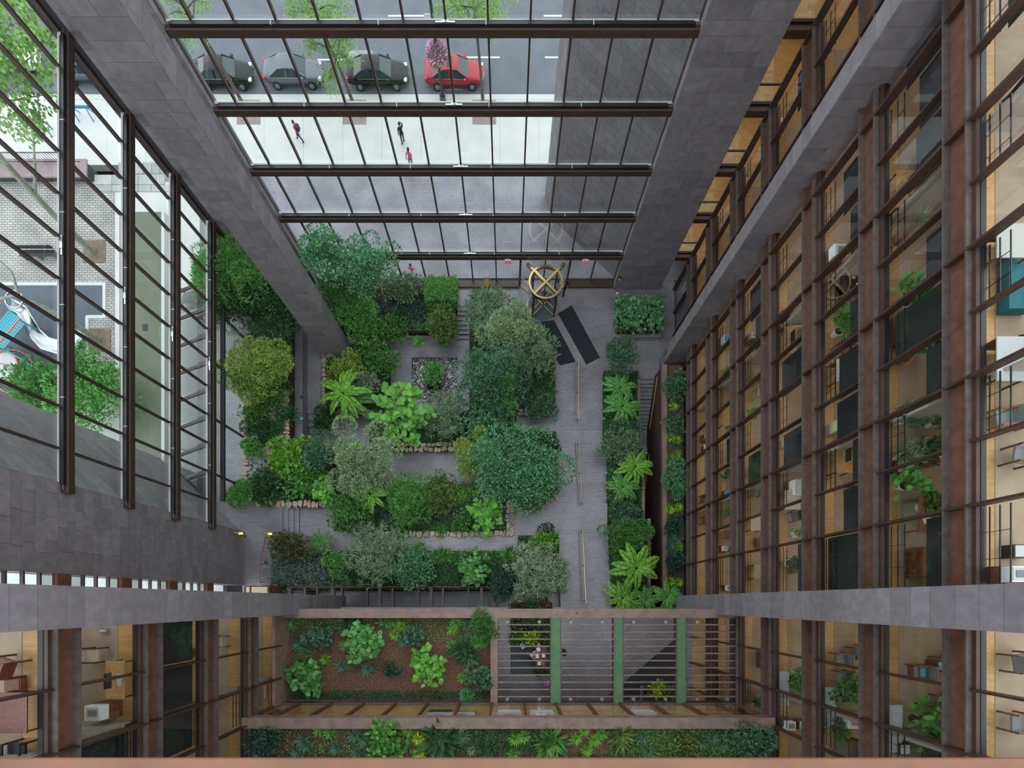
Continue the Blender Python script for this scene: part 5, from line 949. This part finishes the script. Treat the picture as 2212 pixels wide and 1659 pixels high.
plane('mottled plane tree with a bent bare branch over the slide', -32.2, 20.7, [(0, 0, 0), (-.3, .1, 2), (-.8, .3, 3.6), (-2.0, .6, 4.6)], [[(-1.8, .55, 4.5), (-1.6, 1.8, 5.2), (-2.6, 3.0, 6.0)], [(-1.9, .6, 4.6), (-4, -.2, 5), (-6, -1, 5.4)]], [((-3.4, 4.2, 6.8), 1.1, 160), ((-5, 2.0, 6), .8, 70)])
shrub('playground_bush', 205, 852, 66, 74, 4.4, pz, 'leafy', 'fresh', 'leafy green bush outside the playground glass'); shrub('playground_bush', 105, 850, 74, 58, 4.0, pz, 'leafy', 'mid', 'wider green bush beside the climbing frame')
# slide, deck and climbing net
S = thing('playground_slide', 'curving stainless steel slide below a blue play deck', 'slide', (W(85, 730, 3.2).x, W(85, 730, 3.2).y, pz))
path = [(-1.0, 1.9, 1.9), (-.4, 1.6, 1.5), (-.2, .9, 1.2), (.0, .2, .95), (.6, -.5, .7), (1.4, -.7, .5), (2.1, -.3, .35), (2.6, .4, .3), (3.0, 1.0, .3)]; V = []; Fc = []
for i, p_ in enumerate(path):
    p_ = Vector(p_); d = (Vector(path[min(i + 1, 8)]) - Vector(path[max(i - 1, 0)])); d.z = 0; d.normalize(); s_ = Vector((-d.y, d.x, 0)); wd = .42 + .035 * i
    for t in (-1, -.6, 0, .6, 1): V.append(p_ + s_ * t * wd + Vector((0, 0, .3 * abs(t) ** 2)))
for i in range(8):
    for k_ in range(4): Fc.append((i * 5 + k_, i * 5 + k_ + 1, i * 5 + k_ + 6, i * 5 + k_ + 5))
o = link('chute', mesh('chute', V, Fc, 'chrome', True), S); o.modifiers.new('t', 'SOLIDIFY').thickness = .03
for i in (2, 5, 7): p_ = path[i]; rod(S, 'support', 'alu', (p_[0], p_[1], 0), (p_[0], p_[1], p_[2]), .05)
link('loop', mesh('loop', *ring(.62, .7, 2.0, 2.08), 'chrome', True), S, Matrix.Translation((-.7, 2.2, 0)))
q = W(14, 712, 4.2); T = thing('play_deck', 'turquoise play deck with coral rails', 'play equipment', (q.x, q.y, pz), R(50))
for i in range(9): bx(T, 'deck_board', 'turq', -1.3, 1.3, -.8 + i * .18, -.8 + i * .18 + .15, 1.75, 1.82)
for s in (-.9, .9):
    bx(T, 'rail', 'coral', -1.4, 1.4, s - .04, s + .04, 2.35, 2.42); rod(T, 'post', 'turq', (-1.3, s, 0), (-1.3, s, 2.4), .06); rod(T, 'post', 'turq', (1.3, s, 0), (1.3, s, 2.4), .06)
    for i in range(12): rod(T, 'baluster', 'coral', (-1.3 + i * .235, s, 1.8), (-1.3 + i * .235, s, 2.4), .018, 5)
q = W(0, 790, 4.0); T = thing('climbing_frame', 'round coral climbing frame with a black net', 'play equipment', (q.x, q.y, pz)); link('hoop', mesh('hoop', *ring(1.15, 1.25, 1.4, 1.5), 'coral'), T); link('hoop', mesh('hoop', *ring(1.6, 1.7, .6, .7), 'coral'), T); rod(T, 'deck', 'lightgrey', (0, 0, 1.3), (0, 0, 1.36), 1.2, 24)
for i in range(28): a = i * 2 * math.pi / 28; rod(T, 'net_rope', 'black', (math.cos(a) * 1.2, math.sin(a) * 1.2, 1.45), (math.cos(a + .25) * 1.65, math.sin(a + .25) * 1.65, .65), .018, 5)
for i in range(4): a = i * 1.57; rod(T, 'post', 'turq', (math.cos(a) * 1.2, math.sin(a) * 1.2, 0), (math.cos(a) * 1.2, math.sin(a) * 1.2, 1.5), .06); rod(T, 'arm', 'coral', (0, 0, 2.2), (math.cos(a) * 1.2, math.sin(a) * 1.2, 1.45), .04)
rod(T, 'brace', 'turq', (.4, 1.2, 1.8), (3.4, -.7, .3), .07)

# ------------------------------------------------------------------ under the pergola
fz = 3.67
def at(u, v, z=fz): return W(u, v, z)
T = thing('floor_mat', 'grey floor mat under the reception desk', 'mat', at(1145, 1425)); c = T.location; a, b = at(1104, 1387), at(1192, 1456); bx(T, 'mat', 'greymat', a.x - c.x, b.x - c.x, b.y - c.y, a.y - c.y, 0, .02); bx(T, 'edge', 'black', a.x - c.x - .05, b.x - c.x + .05, b.y - c.y - .05, a.y - c.y + .05, 0, .01)
c = at(1167, 1415); D = thing('reception_desk', 'small mahogany reception desk under the pergola', 'desk', (c.x, c.y, fz)); bx(D, 'top', 'mahogany', -.42, .42, -.78, .78, .72, .76); bx(D, 'modesty_panel', 'mahogany', .3, .34, -.7, .7, .1, .72)
for x in (-.36, .36):
    for y in (-.7, .7): bx(D, 'leg', 'mahogany', x - .03, x + .03, y - .03, y + .03, 0, .72)
c2 = at(1152, 1413); CH = thing('office_chair', 'black swivel chair at the reception desk', 'chair', (c2.x - .35, c2.y, fz)); bx(CH, 'seat', 'black', -.25, .25, -.25, .25, .42, .5); bx(CH, 'backrest', 'black', -.32, -.25, -.26, .26, .5, 1.0); rod(CH, 'stem', 'grey', (0, 0, .05), (0, 0, .42), .03)
for i in range(5): a = i * 1.257; rod(CH, 'leg', 'black', (0, 0, .08), (math.cos(a) * .3, math.sin(a) * .3, .05), .025)
person('person in a white shirt reading at the reception desk', (c2.x - .3, c2.y, fz), R(-90), 'shirt', 'suit', hair='greyhair', arms=('desk', 'desk'), seated=True, lean=.45)
def paper(label, u, v, w_, l_, z, m='paper', nm='paper_sheet', cat='paper', rz=0, h=.012, grp=None):
    p_ = W(u, v, z); t = thing(nm, label, cat, p_, rz, grp); bx(t, 'sheet', m, -w_ / 2, w_ / 2, -l_ / 2, l_ / 2, 0, h)
    if h > .03: bx(t, 'label_strip', 'grey', -w_ / 2 - .002, -w_ / 2 + .02, -l_ / 2 + .02, l_ / 2 - .02, h * .3, h * .7)
    return t
paper('open book before the reader at the reception desk', 1160, 1417, .28, .34, fz + .76, rz=.2, nm='book', cat='book', h=.03); paper('white sheet at the far edge of the reception desk', 1174, 1416, .22, .30, fz + .76, rz=.1); paper('pile of white papers by the reader\'s elbow', 1163, 1403, .28, .3, fz + .76, rz=.3, h=.04, nm='paper_stack'); paper('white pad beside the telephone on the reception desk', 1165, 1433, .26, .26, fz + .76, nm='notepad', h=.03); paper('cream folder at the planted end of the reception desk', 1164, 1394, .24, .24, fz + .76, 'cream', 'folder', 'folder', .1)
p_ = W(1174, 1433, fz + .76); T = thing('desk_phone', 'grey telephone at the end of the reception desk', 'telephone', p_, .4); bx(T, 'body', 'grey', -.08, .08, -.1, .1, 0, .06); bx(T, 'handset', 'lightgrey', -.07, -.02, -.11, .11, .06, .1)
person('person in a dark suit with folded hands near the mossy strip', at(1216, 1406), R(90), 'suit', 'suit', arms=('front', 'front'), stride=.02); person('person in a purple headscarf beside the potted plant', at(1180, 1473), R(20), 'purple', 'black', hair='purple', arms=('front', 'front'), stride=.03, h=1.6)
T = thing('tote_bag', 'white cloth bag left on the grey mat', 'bag', at(1129, 1394, fz), .5); bx(T, 'pouch', 'white', -.16, .16, -.22, .22, 0, .25); rod(T, 'handle', 'grey', (-.12, -.2, .25), (.16, .12, .3), .02); bx(T, 'flap', 'paper', -.17, .02, -.23, .1, .25, .28)
T = thing('flower_bed', 'indoor flower bed at the pergola beam', 'planting bed', at(1150, 1345)); c = T.location; a, b = at(1104, 1303), at(1192, 1386); bx(T, 'soil', 'darksoil', a.x - c.x, b.x - c.x, b.y - c.y, a.y - c.y, 0, .35); bx(T, 'curb', 'brick', a.x - c.x - .1, a.x - c.x, b.y - c.y, a.y - c.y, 0, .45)
for i, (u, v, r_, c_, st, l) in enumerate(((1120, 1345, 15, 'brown', 'leafy', 'brown-green plant in the indoor flower bed'), (1119, 1310, 15, 'brown', 'leafy', 'brown-green plant at the steps side of the pergola beam'), (1145, 1310, 11, 'dark', 'leafy', 'dark plant between brown-green and red flowers'), (1170, 1310, 14, 'dark', 'leafy', 'dark plant under the red flowers'), (1120, 1375, 15, 'mid', 'leafy', 'green plant in the indoor flower bed beside the lime plant'), (1148, 1373, 14, 'lime', 'big', 'lime plant in the indoor flower bed'), (1178, 1375, 14, 'dark', 'leafy', 'dark plant with orange flowers in the indoor flower bed'), (1165, 1345, 18, 'deep', 'willow', 'dark grassy plant in the indoor flower bed'))): shrub('bedding_plant', u, v, r_, r_, fz + .65, fz + .3, st, c_, l, 'plant')
shrub('potted_plant', 1168, 1449, 12, 10, fz + .5, fz, 'leafy', 'dark', 'dark potted plant behind the reception desk', 'plant')
for nm, u, v, m_, l in (('flower_cluster', 1172, 1303, 'petalred', 'red blossoms over the dark plant by the pergola beam'), ('flower_cluster', 1180, 1372, 'orange', 'orange blossoms in the indoor flower bed')):
    p_ = W(u, v, fz + .95); rs = rs_(); d = rdir(rs, 90); T = thing(nm, l, 'flowers', p_); link('petals', quads('petals', d * np.array([.45, .4, .12]), rdir(rs, 90), rdir(rs, 90), np.full(90, .11), np.full(90, .09), m_), T); rod(T, 'stem', 'leaf_dark', (0, 0, -.4), (0, 0, 0), .02)
T = thing('flower_trough', 'trough of lime and red plants under the pergola', 'planter', at(1425, 1495)); bx(T, 'trough', 'brick', -1.5, 1.5, -.5, .5, 0, .4); bx(T, 'soil', 'darksoil', -1.4, 1.4, -.4, .4, .38, .43)
shrub('bedding_plant', 1423, 1492, 20, 14, fz + .8, fz + .4, 'big', 'lime', 'lime plant in the trough under the pergola', 'plant'); shrub('bedding_plant', 1450, 1497, 11, 11, fz + .7, fz + .4, 'leafy', 'mid', 'green plant in the trough under the pergola', 'plant'); shrub('bedding_plant', 1395, 1495, 12, 12, fz + .7, fz + .4, 'leafy', 'petalmix', 'dark red plant in the trough under the pergola', 'plant')
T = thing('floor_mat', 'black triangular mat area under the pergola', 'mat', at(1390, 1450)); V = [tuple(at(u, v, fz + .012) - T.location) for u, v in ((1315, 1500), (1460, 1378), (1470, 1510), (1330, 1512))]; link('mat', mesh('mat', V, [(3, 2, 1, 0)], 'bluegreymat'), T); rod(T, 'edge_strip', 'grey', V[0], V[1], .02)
# ------------------------------------------------------------------ in the offices
def spot(u, v, k, h=.6, pad=.5):
    z = Z(k); p = W(u, v, z + h / 2)
    if p.x > 0: p.x = max(p.x, 14.36 + pad)
    else: p.x = min(p.x, -14.06 - pad)
    return Vector((p.x, p.y, z + .016))
def chair(u, v, k, rz, label, m='oak', fabric='grey', grp=None):
    T = thing('office_armchair', label, 'chair', spot(u, v, k, .7), rz, grp); bx(T, 'seat', fabric, -.26, .26, -.26, .26, .40, .48); bx(T, 'backrest', fabric, -.26, .26, -.30, -.24, .48, .86)
    for x in (-.26, .26):
        bx(T, 'armrest', m, x - .03, x + .03, -.3, .26, .62, .66)
        for y in (-.27, .24): bx(T, 'leg', m, x - .025, x + .025, y - .025, y + .025, 0, .64)
    return T
def sidechair(u, v, k, rz, label):
    T = thing('sled_chair', label, 'chair', spot(u, v, k, .7), rz); bx(T, 'seat', 'black', -.24, .24, -.24, .24, .43, .48); bx(T, 'backrest', 'black', -.24, .24, -.28, -.24, .5, .84)
    for x in (-.25, .25):
        rod(T, 'frame', 'black', (x, -.26, .02), (x, .3, .02), .014, 6); rod(T, 'leg', 'black', (x, .3, .02), (x, .22, .45), .014, 6); rod(T, 'leg', 'black', (x, -.26, .02), (x, -.26, .84), .014, 6)
def desk(u, v, k, sx, sy, label, top='white', m='wood', h=.74, nm='desk', cat='desk', rz=0):
    T = thing(nm, label, cat, spot(u, v, k, h * 2, min(sx / 2, 1.2)), rz); bx(T, 'top', top, -sx / 2, sx / 2, -sy / 2, sy / 2, h - .04, h); bx(T, 'panel', m, -sx / 2 + .04, sx / 2 - .04, sy / 2 - .08, sy / 2 - .05, .1, h - .04)
    for x in (-1, 1):
        for y in (-1, 1): bx(T, 'leg', m, x * (sx / 2 - .05) - .025, x * (sx / 2 - .05) + .025, y * (sy / 2 - .05) - .025, y * (sy / 2 - .05) + .025, 0, h - .04)
    return T
def printer(u, v, k, label, z=.74, s=.5, body='white', rz=0):
    p = spot(u, v, k, 2 * z + s, .35); T = thing('printer', label, 'printer', (p.x, p.y, Z(k)), rz); bx(T, 'cabinet', 'wood', -s * .55, s * .55, -s * .5, s * .5, 0, z); bx(T, 'body', body, -s * .5, s * .5, -s * .45, s * .45, z, z + s * .6); bx(T, 'lid', 'lightgrey', -s * .4, s * .4, -s * .38, s * .38, z + s * .6, z + s * .65); bx(T, 'tray', 'grey', -s * .25, s * .3, -s * .2, s * .22, z + s * .65, z + s * .68); return T
def plantpot(u, v, k, r, col, label, style='leafy', h=1.0, pot='white', zup=0):
    p = spot(u, v, k, 2 * h * .7 + 2 * zup, min(r + .12, .8)); T = thing('potted_plant', label, 'plant', (p.x, p.y, Z(k) + zup)); bmobj('pot', lambda bm: bmesh.ops.create_cone(bm, cap_ends=True, segments=16, radius1=.15, radius2=.2, depth=.36), pot, T, Matrix.Translation((0, 0, .18)), False)
    rod(T, 'soil', 'darksoil', (0, 0, .3), (0, 0, .37), .17, 12); rod(T, 'stem', 'bark', (0, 0, .3), (0, 0, h * .8), .02, 6)
    link('foliage', crown(r, r, r * .8, style, 'leaf_' + col, rs_(), ncl=16), T, Matrix.Translation((0, 0, max(h * .8, .5)))); return T
def lab_dracaena(u, v, k, label):
    p = spot(u, v, k, 1.6, .6); T = thing('potted_plant', label, 'plant', (p.x, p.y, Z(k))); rod(T, 'pot', 'terracotta', (0, 0, 0), (0, 0, .35), .2, 14); rod(T, 'stem', 'bark', (0, 0, .3), (0, 0, 1.0), .03)
    link('leaves', rosmesh('grass', 'pale', 1), T, Matrix.Translation((0, 0, .95)) @ Matrix.Diagonal((.55, .55, .55, 1)))
def box(u, v, k, sx, sy, sz, m, label, nm='storage_box', cat='box', zup=0, m2='lightgrey'):
    p = spot(u, v, k, 2 * zup + sz, sx / 2); T = thing(nm, label, cat, (p.x, p.y, Z(k) + .016)); 
    if zup: bx(T, 'stand', 'wood', -sx / 2 - .05, sx / 2 + .05, -sy / 2 - .05, sy / 2 + .05, 0, zup)
    bx(T, 'body', m, -sx / 2, sx / 2, -sy / 2, sy / 2, zup, zup + sz); bx(T, 'lid', m2, -sx / 2 + .03, sx / 2 - .03, -sy / 2 + .03, sy / 2 - .03, zup + sz, zup + sz + .02); return T
def monitor(u, v, k, label, rz=0):
    p = spot(u, v, k, 1.8, .4); T = thing('computer_desk', label, 'desk', (p.x, p.y, Z(k)), rz); bx(T, 'top', 'oak', -.35, .35, -.7, .7, .7, .74); bx(T, 'screen', 'screen', -.05, -.02, -.28, .28, .85, 1.2); rod(T, 'stand', 'grey', (-.05, 0, .74), (-.05, 0, .9), .03); bx(T, 'keyboard', 'lightgrey', .08, .24, -.22, .22, .74, .76)
    for x in (-.3, .3):
        for y in (-.65, .65): bx(T, 'leg', 'black', x - .02, x + .02, y - .02, y + .02, 0, .7)
# floor 7, nearest the roof
person('person in a teal top bent over a desk on the topmost visible office floor', spot(2206, 735, 7, .9, .6), R(-90), 'teal', 'black', arms=('desk', 'desk'), seated=True, lean=.4)
person('person in dark clothes in the topmost office by the pier', spot(2190, 170, 7, 1.2, .8), R(120), 'suit', 'navy', arms=('front', 'down'))
desk(2165, 775, 7, .9, 1.3, 'white-topped desk before the person in teal', 'lightgrey', 'mahogany'); T = thing('sofa', 'teal upholstered bench in the topmost office', 'sofa', spot(2195, 610, 7, .5, .5)); bx(T, 'seat', 'teal', -.4, .45, -.9, .9, .1, .42); bx(T, 'backrest', 'teal', .35, .5, -.9, .9, .42, .8); bx(T, 'plinth', 'wood', -.35, .4, -.85, .85, 0, .1)
for i, (u, v) in enumerate(((2150, 905), (2196, 905))): chair(u, v, 7, R(95), 'wooden armchair with orange-brown frame in a pair on the topmost floor', 'orange' if 0 else 'terracotta', 'grey', 'pair of orange-brown armchairs')
chair(2200, 985, 7, R(80), 'dark armchair beside the pair of orange-brown armchairs', 'mahogany', 'grey'); box(2192, 1192, 7, .5, .4, .4, 'black', 'black waste bin on its side on the topmost floor', 'waste_bin', 'bin', 0, 'lightgrey'); desk(2200, 1300, 7, .8, 1.2, 'dark wooden desk by the granite pier on the topmost floor', 'mahogany', 'mahogany')
printer(2195, 1240, 7, 'white printer with blue lid near the granite pier', body='white'); desk(2185, 520, 7, 1.0, 1.0, 'pale counter beside the teal bench', 'sillgrey')
# floor 6
box(1998, 350, 6, .5, .9, .5, 'alu', 'grey steel cabinet under a dark shade', 'file_cabinet', 'cabinet'); monitor(1965, 400, 6, 'computer desk with cables in the wide office front'); lab_dracaena(1955, 485, 6, 'dracaena with grassy pale leaves behind the guard rods')
plantpot(1942, 640, 6, .55, 'fresh', 'trailing ivy plant at a high office window'); printer(2000, 690, 6, 'large white copier behind the rusty office front', .55, 1.0); plantpot(2005, 740, 6, .45, 'fresh', 'leafy plant in front of the large white copier', 'big'); chair(1948, 768, 6, R(150), 'tan stool-like armchair near the copier', 'oak', 'terracotta')
for i, (u, v, c, st, l) in enumerate(((1950, 900, 'teal', 'leafy', 'blue-green plant in the office full of pots'), (1985, 890, 'mid', 'leafy', 'spreading plant in the office full of pots'), (2030, 905, 'olive', 'pin', 'grassy plant in the office full of pots'), (1960, 985, 'sage', 'pin', 'pale tufted plant in a white pot'), (2005, 975, 'dark', 'leafy', 'dark plant beside the red box'), (1938, 1045, 'fresh', 'big', 'strap-leaved plant under the minor mullion'), (2010, 1090, 'mid', 'leafy', 'plant on the desk beside the person in stripes'))): plantpot(u, v, 6, .38 + .05 * (i % 3), c, l, st, .8)
box(2026, 988, 6, .25, .35, .3, 'redbox', 'red box on a low stand', zup=.5); box(1940, 1010, 6, .35, .5, .35, 'maroon', 'maroon box by the guard rods'); desk(2015, 965, 6, .6, .7, 'orange-brown desk with white papers among the pots', 'oak', 'oak'); desk(2010, 1110, 6, .9, 1.3, 'desk with an open laptop', 'wood', 'wood')
p = spot(2003, 1122, 6, 1.5, .5); T = thing('laptop', 'open pale gold laptop on the desk', 'laptop', (p.x, p.y, Z(6) + .75), .4); bx(T, 'base', 'cream', -.17, .17, -.12, .12, 0, .02); bx(T, 'screen', 'cream', -.17, .17, .12, .14, .02, .22)
person('person in a black and white patterned top at the laptop', spot(2035, 1140, 6, .8, .9), R(20), 'stripe', 'black', arms=('desk', 'desk'), seated=True, lean=.3)
T = box(1985, 1215, 6, .5, 1.1, .8, 'mahogany', 'long dark wooden cabinet below the desk with the laptop', 'cabinet', 'cabinet', 0, 'wood'); desk(2020, 1265, 6, .7, 1.2, 'dark desk by the granite pier one floor below the top', 'wood', 'wood')
T = thing('floor_rug', 'dark grey rug under the desk with the laptop', 'rug', spot(2000, 1130, 6, 0, 1.2)); bx(T, 'rug', 'carpet', -.9, 1.2, -1.2, .9, 0, .012); bx(T, 'border', 'grey', -.95, 1.25, -1.25, .95, 0, .008)
# floor 5
printer(1808, 542, 5, 'square light-grey printer behind the fins', .6, .6); p = spot(1842, 610, 5, 1.4, .8); T = thing('round_table', 'dark round table with papers on it', 'table', (p.x, p.y, Z(5) + .016)); rod(T, 'top', 'black', (0, 0, .72), (0, 0, .76), .6, 28); rod(T, 'stem', 'grey', (0, 0, 0), (0, 0, .72), .05); rod(T, 'base', 'black', (0, 0, 0), (0, 0, .04), .35, 20); bx(T, 'orange_note', 'orange', -.1, .05, .1, .22, .76, .77); bx(T, 'paper', 'paper', .1, .35, -.35, -.1, .76, .79)
chair(1836, 650, 5, R(200), 'grey armchair under the round table', 'mahogany', 'grey'); chair(1850, 672, 5, R(20), 'dark armchair beside the magazine table', 'mahogany', 'grey'); plantpot(1812, 706, 5, .55, 'fresh', 'bushy fern at an office window', 'pin'); desk(1858, 700, 5, .7, .9, 'small magazine table with scattered magazines', 'mahogany', 'mahogany', .5)
for i, (u, v, m_, l) in enumerate(((1853, 698, 'terracotta', 'magazine with a reddish cover on the magazine table'), (1864, 693, 'paper', 'white magazine on the magazine table'), (1856, 712, 'bluepaint', 'blue and white magazine on the magazine table'))): p = spot(u, v, 5, 1.0, .4); t = thing('magazine', l, 'magazine', (p.x, p.y, Z(5) + .52), i * .6); bx(t, 'cover', m_, -.1, .1, -.14, .14, 0, .01); bx(t, 'pages', 'paper', -.095, .095, -.135, .135, -.006, 0)
chair(1822, 752, 5, R(210), 'brown armchair under the bushy fern', 'wood', 'mahogany'); desk(1824, 800, 5, .7, 1.0, 'white desk behind a half-drawn dark shade', 'lightgrey', 'wood'); sidechair(1850, 1060, 5, R(95), 'black sled chair at a round table edge'); sidechair(1855, 1095, 5, R(95), 'second black sled chair at a round table edge'); box(1808, 922, 5, .3, .5, 1.0, 'cream', 'tall cream board by the window', 'board', 'board'); monitor(1830, 985, 5, 'computer desk behind the black sled chairs'); box(1810, 1290, 5, .5, .6, .5, 'wood', 'small wooden cabinet by the granite pier', 'cabinet', 'cabinet')
# floors 4 to 1
chair(1712, 705, 4, R(0), 'armchair in the office beside a yellow lamp', 'oak', 'cream'); box(1703, 672, 4, .3, .2, .3, 'black', 'black desk lamp with a bright bar', 'desk_lamp', 'lamp', .7, 'lampwarm'); monitor(1708, 730, 4, 'computer desk three floors above the sunken stair'); box(1722, 1155, 4, .3, .3, .4, 'white', 'white square plant pot by a dark shade', 'plant_pot', 'plant pot'); plantpot(1724, 1150, 4, .2, 'yellowg', 'small upright plant in the white square pot', 'pin', .6); box(1718, 1055, 4, .4, .8, .5, 'paper', 'pile of crumpled papers', 'paper_pile', 'papers', .4); desk(1712, 1080, 4, .8, 1.0, 'desk under a lit ceiling bar', 'beige', 'wood'); box(1725, 1230, 4, .25, .25, .3, 'aqua', 'small bright blue box', zup=.5); plantpot(1712, 1215, 4, .3, 'deep', 'dark withered plant in a window'); sidechair(1718, 1115, 4, R(100), 'dark sled chair with a draped coat'); box(1700, 955, 4, .2, .4, .9, 'white', 'tall white board leaning at the window', 'board', 'board')
chair(1632, 1020, 3, R(180), 'brown armchair beside a fully drawn shade', 'wood', 'mahogany'); chair(1632, 1062, 3, R(180), 'brown armchair facing a small table', 'wood', 'grey'); desk(1635, 1130, 3, .7, .9, 'dark round-cornered desk with cables', 'beige', 'wood'); box(1645, 1172, 3, .4, .5, .4, 'terracotta', 'brown box with a white file', zup=.3, m2='white'); chair(1636, 815, 3, R(10), 'pair-less wooden armchair in a dim office', 'oak', 'terracotta'); plantpot(1622, 898, 3, .25, 'fresh', 'little leafy plant on a window sill', 'big', .5); printer(1622, 725, 3, 'dark printer with blue light', .6, .4, 'grey'); desk(1640, 1235, 3, .6, .9, 'desk with papers near the granite pier', 'carpet', 'wood'); chair(1642, 850, 3, R(180), 'second wooden armchair in the dim office', 'oak', 'terracotta')
box(1567, 735, 2, .4, .5, .45, 'white', 'white box with blue side', zup=.5, m2='bluepaint'); plantpot(1566, 810, 2, .4, 'fresh', 'leafy plant behind a low window', 'fine', .9); plantpot(1572, 1028, 2, .4, 'mid', 'bushy plant on a cabinet', 'leafy', 1.0); box(1575, 1068, 2, .5, .5, .3, 'aqua', 'turquoise cushion box on a stand', zup=.4, m2='aqua'); plantpot(1566, 1105, 2, .35, 'yellowg', 'climbing variegated plant behind the guard rods', 'big', .9); chair(1574, 1155, 2, R(0), 'red-brown chair beside a black machine', 'terracotta', 'mahogany'); box(1566, 1185, 2, .35, .35, .3, 'white', 'white plant trough at a low window', 'plant_pot', 'plant pot', .3); plantpot(1578, 1186, 2, .25, 'teal', 'blue-green plant beside the white trough'); printer(1575, 1270, 2, 'white printer at a low window by the granite pier', .5, .4); desk(1570, 900, 2, .6, 1.2, 'long wooden desk on the second office floor', 'oak', 'wood')
box(1524, 945, 1, .35, .4, .35, 'maroon', 'dark red box on the lowest office floor', zup=.4); printer(1527, 965, 1, 'small white printer below the dark red box', .4, .35); chair(1520, 1080, 1, R(180), 'brown armchair on the lowest office floor', 'wood', 'mahogany'); desk(1524, 700, 1, .5, .9, 'desk on the lowest office floor beside the pier', 'oak', 'wood'); chair(1522, 1125, 1, R(180), 'second brown armchair on the lowest office floor', 'wood', 'terracotta')
# rooms past the pergola
plantpot(1722, 1470, 4, .6, 'fresh', 'wide green bush in a dark pot above the pergola', 'leafy', .9, 'black'); plantpot(1832, 1500, 5, .75, 'mid', 'dense green bush on a pale sill', 'leafy', .8, 'black'); plantpot(2000, 1560, 6, .8, 'fresh', 'tall loose green bush falling from a black pot', 'big', .9, 'black'); plantpot(1640, 1520, 3, .4, 'mid', 'small green bush at the corner above the pergola', 'leafy', .7, 'black')
for u, v, k, l in ((1815, 1424, 5, 'brown wooden armchair facing a pale carpet past the pergola'), (1818, 1462, 5, 'brown wooden armchair behind the dense green bush'), (1985, 1452, 6, 'dark wooden armchair with a teal bottle on it'), (2040, 1432, 6, 'dark wooden armchair at a picture table'), (2040, 1515, 6, 'wooden armchair behind the tall loose bush'), (1850, 1408, 5, 'wooden armchair beside the granite pier past the pergola'), (2200, 1430, 7, 'dark armchair on the topmost floor past the pergola'), (2195, 1560, 7, 'wooden bench-chair on the topmost floor past the pergola')): chair(u, v, k, R(90 if (u // 5) % 2 else -80), l, 'wood', 'grey')
box(1650, 1425, 3, .5, 1.0, .9, 'mahogany', 'dark louvred cabinet next to the pergola slats', 'cabinet', 'cabinet', 0, 'wood'); printer(1706, 1568, 4, 'white printer on a desk past the pergola', .6, .5); printer(1845, 1560, 5, 'large white machine in a lower room', .6, .6); desk(1850, 1625, 5, .7, 1.0, 'dark desk with scattered papers', 'black', 'wood'); desk(2015, 1632, 6, .8, 1.0, 'dark desk with a waste bin', 'black', 'wood'); box(1945, 1615, 6, .4, .4, .4, 'black', 'black round-mouthed bin beside the dark desk', 'waste_bin', 'bin'); box(1992, 1452, 6, .1, .3, .12, 'turq', 'teal glass bottle lying on the armchair', 'bottle', 'bottle', .5, 'turq'); box(2040, 1440, 6, .3, .3, .2, 'paper', 'framed white picture on a small red table', 'picture', 'picture', .5, 'grey'); plantpot(1800, 1575, 5, .35, 'mid', 'small palm plant in a lower room', 'pin', .8); box(1738, 1568, 4, .3, .4, .4, 'paper', 'stack of white binders', 'binder_stack', 'binders', .5, 'bluepaint')
for k, u in ((4, 1700), (5, 1815), (6, 1985)): p = spot(u, {4: 1485, 5: 1525, 6: 1570}[k], k, 0, .4); T = thing('window_ledge', 'pale ledge under the %s green bush' % {4: 'wide', 5: 'dense', 6: 'tall loose'}[k], 'ledge', (14.62, p.y, Z(k))); bx(T, 'ledge', 'lightgrey', -.2, .35, -.9, .9, 0, .3); bx(T, 'front', 'grey', .33, .37, -.9, .9, 0, .28)
# rooms past the soil terrace
chair(20, 1440, 7, R(70), 'tilted brown armchair in the shaded topmost office', 'mahogany', 'mahogany'); box(35, 1478, 7, .5, .4, .2, 'terracotta', 'brown leather bag by the guard rods', 'bag', 'bag', 0, 'wood'); desk(30, 1540, 7, .9, 1.2, 'dark red desk in the shaded topmost office', 'mahogany', 'mahogany'); chair(45, 1620, 7, R(0), 'dark armchair in the shaded topmost office', 'black', 'black')
chair(205, 1415, 6, R(-90), 'small dark armchair on the pale carpet past the soil terrace', 'mahogany', 'beige'); printer(203, 1540, 6, 'white printer past the soil terrace', .6, .6); monitor(240, 1470, 6, 'computer desk with a black screen past the soil terrace'); monitor(240, 1610, 6, 'second computer desk past the soil terrace'); box(226, 1362, 6, .3, .15, .15, 'alu', 'pair of grey floor sockets', 'socket_box', 'socket'); box(405, 1410, 5, .3, .4, .6, 'oak', 'wooden box behind a dark shade', 'storage_box', 'box'); box(574, 1495, 3, .1, .7, .2, 'white', 'white tube lying behind the terrace window', 'tube', 'tube'); chair(480, 1385, 4, R(90), 'wooden chair in the corner office past the soil terrace', 'mahogany', 'beige')
for i, (u, v, l) in enumerate(((1000, 1535, 'steel desk behind the terrace windows'), (1100, 1537, 'white files behind the terrace windows'), (1170, 1537, 'white kitchen unit behind the terrace windows'), (950, 1537, 'dark machine behind the terrace windows'), (1390, 1537, 'low white sill unit behind the terrace windows'))):
    p = W(u, v, 11.6); T = thing('counter', l, 'counter', (p.x, -6.9, 11.0)); bx(T, 'body', ('alu', 'white', 'white', 'black', 'white')[i], -.7, .7, -.3, .3, 0, .8); bx(T, 'top', 'lightgrey', -.74, .74, -.33, .33, .8, .84); bx(T, 'clutter', ('black', 'maroon', 'paper', 'grey', 'lightgrey')[i], -.3, .2, -.15, .2, .84, 1.0)
